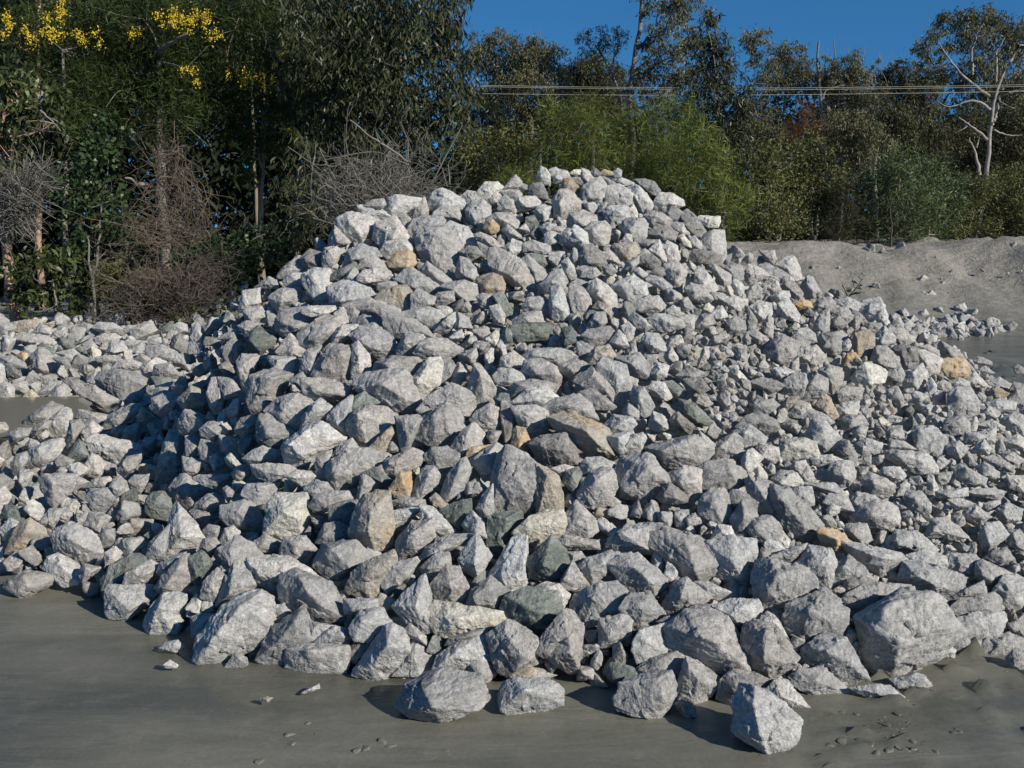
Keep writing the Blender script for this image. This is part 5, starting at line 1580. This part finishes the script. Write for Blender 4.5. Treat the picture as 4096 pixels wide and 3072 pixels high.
gum('dense drooping gum whose narrow crown hides the power lines', 24, [(2820, 60, 40), (2870, 80, 30), (2850, 140, 55), (2790, 170, 50), (2880, 210, 55), (2820, 260, 75), (2910, 290, 60), (2770, 320, 70), (2870, 360, 80), (2950, 360, 50), (2810, 430, 85), (2920, 450, 75), (2970, 440, 45), (2850, 540, 90), (2960, 560, 65), (2990, 640, 60), (2900, 640, 70), (2760, 480, 60)], mat=GUM, L=.17, W=.03, cover=1.5)
gum('pale gum with a straight white trunk between the drooping gum and the bare one', 34, [(3000, 160, 42), (3050, 150, 35), (3010, 220, 40), (3110, 220, 50), (3170, 210, 45), (3080, 290, 60), (3160, 280, 60), (3220, 260, 45), (3260, 300, 35), (3060, 370, 60), (3150, 350, 60), (3220, 340, 50), (3020, 450, 70), (3090, 470, 60)],
    trunk=[([(3135, 640), (3133, 520), (3131, 400), (3150, 330)], .075), ([(3134, 440), (3180, 400), (3220, 340)], .035), ([(3133, 470), (3110, 400), (3090, 330)], .035)], bark=BARKW, cover=1.6)
gum('gum with bare dead spikes standing out of its crown against the sky', 33, [(3330, 280, 50), (3400, 240, 40), (3420, 290, 50), (3350, 340, 65), (3440, 350, 60), (3290, 330, 35), (3400, 410, 75), (3330, 440, 70), (3460, 430, 60), (3300, 230, 14)],
    trunk=[([(3290, 560), (3288, 440), (3275, 350), (3262, 250), (3275, 165)], .085), ([(3285, 400), (3320, 320), (3340, 240), (3335, 150)], .04), ([(3284, 380), (3250, 330), (3215, 300)], .03), ([(3275, 330), (3300, 260), (3310, 190)], .03), ([(3340, 300), (3390, 230), (3395, 190)], .025), ([(3400, 300), (3450, 250), (3462, 170)], .025)], bark=BARKG, cover=1.7, bare=2)
gum('dark low gum under leafless branches, left of the great white gum', 36, [(3540, 300, 40), (3600, 280, 42), (3580, 340, 50), (3660, 320, 50), (3720, 310, 45), (3670, 260, 22), (3620, 390, 60), (3700, 390, 70), (3530, 380, 45), (3770, 320, 30)], mat=FARD, bark=BARKW, bare=3)
gum('spindly half-dead gum with pale leafless twigs, left of the dark low gum', 37, [(3490, 280, 18), (3520, 240, 16), (3480, 330, 30), (3510, 400, 50)], bark=BARKW, cover=.8, bare=6)
gum('great spreading gum with a forked white trunk at the right', 30,
    [(3700, 190, 42), (3740, 140, 40), (3800, 80, 48), (3860, 90, 50), (3930, 60, 50), (3990, 90, 55), (4050, 130, 55), (4100, 190, 65), (3850, 160, 55), (3930, 150, 60), (4010, 190, 60), (3700, 240, 30), (3770, 200, 35), (3800, 290, 40), (3880, 260, 50), (3960, 270, 60), (4050, 290, 65), (4120, 320, 60), (3900, 350, 60), (3980, 370, 60), (4070, 400, 60), (3830, 340, 45), (3760, 260, 25), (4150, 120, 60)],
    trunk=[([(3948, 720), (3946, 640), (3955, 560), (3972, 490), (3966, 420), (3958, 385), (3985, 335), (4050, 250), (4075, 180)], .085), ([(3968, 500), (3992, 440), (3998, 390)], .06), ([(3962, 440), (3940, 415), (3895, 402), (3860, 405), (3820, 428), (3778, 430), (3765, 415)], .045), ([(3950, 560), (3920, 530), (3870, 495), (3835, 470)], .05), ([(3870, 505), (3845, 520), (3820, 532)], .022), ([(3975, 520), (4010, 535), (4050, 545), (4090, 540)], .03), ([(3918, 700), (3908, 630), (3890, 580), (3878, 550)], .06), ([(3905, 590), (3920, 545)], .035), ([(3958, 385), (3880, 330), (3840, 290), (3790, 225), (3760, 180)], .05), ([(3890, 300), (3885, 200), (3905, 150)], .045), ([(3985, 330), (3985, 200), (4020, 150)], .045), ([(4036, 372), (4070, 362), (4110, 368)], .045)], bark=BARKW, cover=1.7, fwd=.5)
gum('leafy gum low behind the shrubs, right of the rusty bush', 27, [(3340, 520, 80), (3420, 500, 80), (3370, 600, 80), (3480, 580, 80), (3440, 650, 60)], trunk=[([(3380, 690), (3390, 600), (3365, 500)], .05), ([(3355, 650), (3385, 560), (3440, 540)], .03)], bark=BARKW, cover=1.7)
gum('thin-stemmed grey gum behind the grey-green shrub, left of the white fork', 29, [(3580, 470, 70), (3640, 540, 80), (3550, 560, 70), (3700, 480, 70), (3730, 570, 80), (3620, 620, 60)], trunk=[([(3600, 700), (3595, 560), (3580, 430)], .05)], mat=FARD)
gum('dark gum filling the space behind the white-trunked gum at the right edge', 36, [(4050, 480, 80), (4100, 560, 90), (4020, 600, 80), (3850, 600, 70), (4090, 660, 80), (3800, 530, 70), (3880, 470, 70), (4160, 460, 80), (3960, 640, 70)], mat=FARD, bark=BARKP)
gum('grey gum showing between the pale straight-trunked gum and the shrubs below', 31, [(3000, 540, 80), (3060, 600, 80), (3110, 560, 60), (3180, 590, 50)], mat=FARG)
gum('olive gum filling the gap above the left feathery shrub', 32, [(2310, 430, 60), (2220, 500, 70), (2080, 500, 90), (1930, 470, 90), (1960, 390, 60), (2440, 430, 60)], mat=FARD)
plant('dry_bush', 'rusty orange dried-out bush behind the shrubs right of the pale gum', 'bush', 30, [(3230, 440, 40), (3200, 500, 45), (3260, 530, 40), (3170, 530, 35), (3320, 560, 35), (3290, 490, 30)], 0, RUSTY, BARKG, L=.15, W=.014, droop=-.3, cover=2.2, curved=False, parts=('stems', 'foliage'), tr=.03)

# weed on the bank beside the heap
rng = np.random.default_rng(5)
wb = at(3390, 1185, 8.2); top = empty('weed', wb); tag(top, 'small long-leaved weed growing at the right edge of the heap', 'plant')
lines = [resample([at(3392, 1190, 8.2), at(3420, 1160, 8.2), at(3450, 1115, 8.2)], 7), resample([at(3392, 1190, 8.2), at(3380, 1160, 8.1), at(3370, 1140, 8.1)], 7), resample([at(3400, 1180, 8.2), at(3430, 1172, 8.1), at(3446, 1168, 8.1)], 7)]
V, F = tubes(lines, np.tile(np.linspace(.007, .003, 7), (3, 1)), 5); link('stem', make_mesh('stem', V - wb, F, BARKD), (0, 0, 0), top)
Vs, Fs, k = [], [], 0
for (a, b_, c, d) in [(3420, 1160, 3405, 1112), (3435, 1140, 3402, 1125), (3440, 1130, 3452, 1118), (3425, 1155, 3450, 1160), (3400, 1180, 3445, 1175), (3445, 1120, 3430, 1108), (3410, 1172, 3380, 1150), (3382, 1165, 3365, 1140), (3430, 1150, 3452, 1142)]:
    p0, p1 = at(a, b_, 8.2), at(c, d, 8.15 + rng.uniform(-.08, .08)); s = np.array([0, -.3, 1.]) * .010
    m_ = (p0 + p1) / 2 + [0, 0, .012]
    Vs.append(np.array([p0, m_ + s, p1, m_ - s])); Fs.append(np.array([[0, 1, 2, 3]]) + k); k += 4
link('leaves', make_mesh('leaves', np.concatenate(Vs) - wb, np.concatenate(Fs), BLUEG), (0, 0, 0), top)

# the far wood, one mass behind everything
rng = np.random.default_rng(21)
def mass(n, x0, x1, topf, Y0, Y1, L, W):
    a = rng.uniform(x0, x1, n * 3); Y = rng.uniform(Y0, Y1, n * 3); m = n // 30
    sx_ = rng.uniform(x0, x1, m); sY = rng.uniform(Y0, Y1, m); sv = rng.uniform(0, 1, m)
    py = topf(sx_) + sv * (1230 - topf(sx_)); C = at(sx_, py, sY[:, None]) if False else np.array([at(q, r, s) for q, r, s in zip(sx_, py, sY)])
    C[:, 2] = np.maximum(C[:, 2], .1)
    c = C[rng.integers(m, size=n)] + rng.normal(size=(n, 3)) * np.array([.5, .5, .4]) * (Y0 / 20)
    return leaf_quads(c, L, W, rng, .4, False)
V1, F1 = mass(60000, -700, 1500, lambda x: np.where(x < 1300, -150, 100) + 0 * x, 20, 25, .30, .10)
V2, F2_ = mass(12000, 1250, 1950, lambda x: 560 + 0 * x, 20, 25, .28, .09)
V3, F3_ = mass(52000, 1850, 4700, lambda x: 500 + 60 * np.sin(x / 140.0) - 60 * (x > 3450), 39, 46, .5, .16)
Vall = np.concatenate([V1, V2, V3])
Fall = [np.concatenate([F1[0], F2_[0] + len(V1), F3_[0] + len(V1) + len(V2)])]
tag(link('far_woodland', make_mesh('far_woodland', Vall, Fall, SHADE)), 'dark mass of woodland closing the view behind the nearer trees and shrubs', 'woodland', kind='stuff')

# ------------------------------------------------------------------ power lines
WIRE = simple_mat('weathered_pale_cable', (.36, .35, .29), .5, .1, 3)
for pl, lab in (([(-300, 280), (320, 290), (1120, 322), (1920, 342), (2500, 350), (3100, 353), (3700, 346), (4500, 332)], 'pale power line, highest of the three cables crossing in front of the trees'),
                ([(-300, 284), (320, 294), (1120, 327), (1920, 347), (2500, 356), (3100, 360), (3700, 353), (4500, 339)], 'pale power line, middle one of the three cables crossing in front of the trees'),
                ([(-300, 322), (420, 330), (1120, 360), (1920, 375), (2500, 381), (3100, 380), (3700, 372), (4500, 358)], 'pale power line, lowest of the three cables crossing in front of the trees')):
    q = np.array([at(a, b_, 26.5) for a, b_ in pl]); q = resample(q, 50); c0 = q[25].copy()
    V, F = tubes((q - c0)[None], np.full((1, 50), .0058), 6)
    tag(link('power_line', make_mesh('power_line', V, F, WIRE, True), c0), lab, 'cable', 'power lines crossing behind the heap')

# ------------------------------------------------------------------ puddle on the left
pp = [at(a, b_, 8) for a, b_ in POND]
def on_z(a, b_, z):
    d = pix_dir(a, b_); return CAMP + d * ((z - CAMH) / d[2])
m, n, l, b = new_mat('silty_water'); b.inputs['Base Color'].default_value = (.22, .21, .165, 1); b.inputs['Roughness'].default_value = .14
t_ = noise_node(n, l, n.new('ShaderNodeNewGeometry').outputs['Position'], 9, 3); l.new(bump(n, l, t_.outputs[0], .08, .01), b.inputs['Normal'])
V = np.array([on_z(a, b_, .215) for a, b_ in [(-500, 1640), (-100, 1590), (120, 1588), (320, 1585), (370, 1612), (330, 1660), (160, 1730), (-100, 1760), (-500, 1780)]])
tag(link('puddle', make_mesh('puddle', V, [np.arange(len(V))[None]], m)), kind='structure')

# ------------------------------------------------------------------ loose mud clods
rng = np.random.default_rng(9); Vs, Fs, k = [], [], 0
spots = [(3560, 2930, 160, 40, 16), (3650, 2985, 200, 40, 18), (3420, 2950, 120, 40, 8), (3740, 2880, 70, 18, 10), (3870, 2920, 60, 20, 14), (3990, 2840, 40, 16, 8), (3750, 2850, 420, 230, 90), (2560, 2910, 30, 18, 5), (2880, 2960, 30, 14, 5), (1600, 2960, 1400, 110, 26), (3990, 1500, 150, 40, 120), (3850, 1450, 240, 60, 60), (3750, 2500, 300, 60, 14)]
for (a, b_, ra, rb, n_) in spots:
    for _ in range(n_):
        x, y = a + rng.normal() * ra * .5, b_ + rng.normal() * rb * .5
        if y < 1380 or y > 3070: continue
        p = on_z(x, y, 0.0); z = .0
        s = rng.uniform(.006, .030) * (1 if y > 2400 else 4)
        V, F = LIB2[rng.integers(len(LIB2))]
        Vs.append((V * s @ rnd_rot(rng).T) * [1.5, 1.5, .6] + p + [0, 0, -.003]); Fs.append(F + k); k += len(V)
tag(link('mud_clods', make_mesh('mud_clods', np.concatenate(Vs), np.concatenate(Fs), MUD, True)), 'small clods of grey mud scattered on the smooth mud', 'mud', kind='stuff')

# ------------------------------------------------------------------ labels for the single rocks
# Marks: stones one can find at once, given by the photo pixel they cover
MARKS = [
 (3470, 2490, 'the biggest slab at right front'), (940, 2500, 'the big leaning slab at left front'),
 (2080, 1930, 'the big pointed grey rock mid-heap'), (1710, 2310, 'the cream loaf-shaped rock'), (2130, 2470, 'the veined dark green front block'),
 (2360, 1745, 'the long brown-stained boulder'), (2078, 1760, 'the upright orange rock'), (1608, 1900, 'the small squat orange rock'),
 (3340, 2160, 'the rusty orange rock at right'), (3820, 1480, 'the orange-faced block on the right edge'), (3210, 1210, 'the flat orange wedge'),
 (1770, 960, 'the great round boulder near the top'), (1600, 1050, 'the orange-topped rock near the top'), (1965, 905, 'the small orange stone near the top'), (2275, 740, 'the orange rock at the summit'),
 (1310, 1620, 'the white rock with an orange corner'), (1020, 1400, 'the dark green rock on the left slope'), (290, 2170, 'the smooth oval boulder'),
 (630, 2030, 'the green rock at lower left'), (1150, 2060, 'the upright white rock'), (1430, 2060, 'the tall brown-faced rock'),
 (780, 1350, 'the upright shard on the left'), (125, 1600, 'the orange-faced stone by the puddle'), (2870, 940, 'the cream block on the right shoulder'),
 (1960, 2700, 'the large loose rock on the mud'), (2130, 2770, 'the pinkish loose rock on the mud'), (3080, 2880, 'the long rock furthest out on mud'),
 (2880, 1000, 'the tall pale slab at right shoulder'), (2870, 2580, 'the big knobbly pale boulder'), (2490, 1000, 'the brown banded block near the top'),
 (3240, 1570, 'the pale block with shaded left face'), (1480, 1180, 'the brown mottled rock'), (3100, 2050, 'the long tilted grey slab'), (2240, 2110, 'the orange-tinged pale block'), (2500, 2200, 'the dark olive-streaked rock'),
 (570, 1860, 'the tall pillar-like rock at left'), (430, 1540, 'the broad boulder left of the heap'), (3440, 1390, 'the brownish rounded block at right'), (2330, 1700, 'the long brown boulder'), (190, 1820, 'the oblong boulder at far left'),
 (3330, 1260, 'the brown-red chip'), (3390, 1440, 'the small orange wedge lower right'), (520, 2330, 'the twisted green rock at lower left'), (2720, 1920, 'the sloping block right of centre'), (3000, 2480, 'the rounded grey boulder at right'),
]
ind = [r for i, r in enumerate(rocks) if 'o' in r]
for r in ind: r['ctr'] = (r['P'].min(0) + r['P'].max(0)) / 2
def hull_ratio(P_):
    q = P_ - P_.mean(0); u, s, vt = np.linalg.svd(q, full_matrices=False)
    a = vt[0]; pr = q @ vt.T; e = pr.max(0) - pr.min(0)
    return e[0] / max(e[1], 1), math.degrees(math.atan2(-a[1], a[0])) % 180
COLW = {'l': 'pale grey', 'g': 'grey', 'k': 'dark grey', 'd': 'dark green-grey', 'w': 'creamy white', 'o': 'orange-stained', 'b': 'brown-stained'}
def shape_word(r):
    q, a = hull_ratio(r['P'])
    top = r['P'][r['P'][:, 1].argsort()]
    y0, y1 = r['P'][:, 1].min(), r['P'][:, 1].max(); w_top = np.ptp(r['P'][r['P'][:, 1] < y0 + .3 * (y1 - y0)][:, 0]); w_all = np.ptp(r['P'][:, 0])
    if q > 1.75:
        if 60 < a < 120: return 'tall narrow'
        if a < 20 or a > 160: return 'long low'
        return 'long right-rising' if a < 90 else 'long left-rising'
    if w_top < .22 * w_all: return 'pointed-topped'
    if q > 1.35: return 'upright' if 60 < a < 120 else 'broad' if (a < 25 or a > 155) else 'tilted'
    return 'blocky'
areas = sorted(r['A'] for r in ind)
def size_word(r):
    f = areas.index(r['A']) / len(areas)
    return 'large' if f > .85 else 'medium' if f > .4 else 'small'
used = {}
for (a, b_, ph) in MARKS:
    best, bd = None, 1e9
    for r in ind:
        if 'mark' in r: continue
        d = np.hypot(*(r['ctr'] - [a, b_]))
        if inside(r['P'], np.array([[a, b_]], float))[0]: d *= .2
        if d < bd: best, bd = r, d
    if best is not None and bd < 60: best['mark'] = ph
marks = [r for r in ind if 'mark' in r]
print('marks', len(marks))
DIRS = ['right of', 'up-right from', 'above', 'up-left from', 'left of', 'down-left from', 'below', 'down-right from']
ORD = ['', 'second ', 'third ', 'fourth ', 'fifth ', 'sixth ', 'seventh ', 'eighth ', 'ninth ', 'tenth ', 'eleventh ', 'twelfth ', 'thirteenth ']
def rel(m, r):
    v = r['ctr'] - m['ctr']; a = math.degrees(math.atan2(-v[1], v[0])); return int(((a + 22.5) % 360) // 45), float(np.hypot(*v))
labels = set()
for r in ind:
    o = r['o']; o['category'] = 'rock'; o['group'] = 'large rocks heaped on the mud'
    if 'mark' in r:
        ph = r['mark'].replace('the ', '', 1)
        n = len(ph.split()); lab = ph if n >= 4 else ph + ' of the heap'
    else:
        cands = []
        for m in marks:
            s, d = rel(m, r)
            kk = 1
            for q in ind:
                if q is r or q is m: continue
                s2, d2 = rel(m, q)
                if s2 == s and d2 < d: kk += 1
            cands.append((kk * 55 + d * .35, kk, s, d, m))
        cands.sort(key=lambda t: t[0]); _, kk, s, d, m = cands[0]
        kk = min(kk, 13)
        lab = f"{size_word(r)} {shape_word(r)} {COLW[r['c']]} rock, {'nearest' if kk == 1 else ORD[kk - 1].strip()} {DIRS[s]} {m['mark']}"
        if len(lab.split()) > 16: lab = f"{shape_word(r)} {COLW[r['c']]} rock, {'nearest' if kk == 1 else ORD[kk - 1].strip()} {DIRS[s]} {m['mark']}"
        if len(lab.split()) > 16: lab = f"{COLW[r['c']]} rock, {'nearest' if kk == 1 else ORD[kk - 1].strip()} {DIRS[s]} {m['mark']}"
    if lab in labels: print('DUP', lab)
    if not 4 <= len(lab.split()) <= 16: print('LEN', lab)
    labels.add(lab); o['label'] = lab
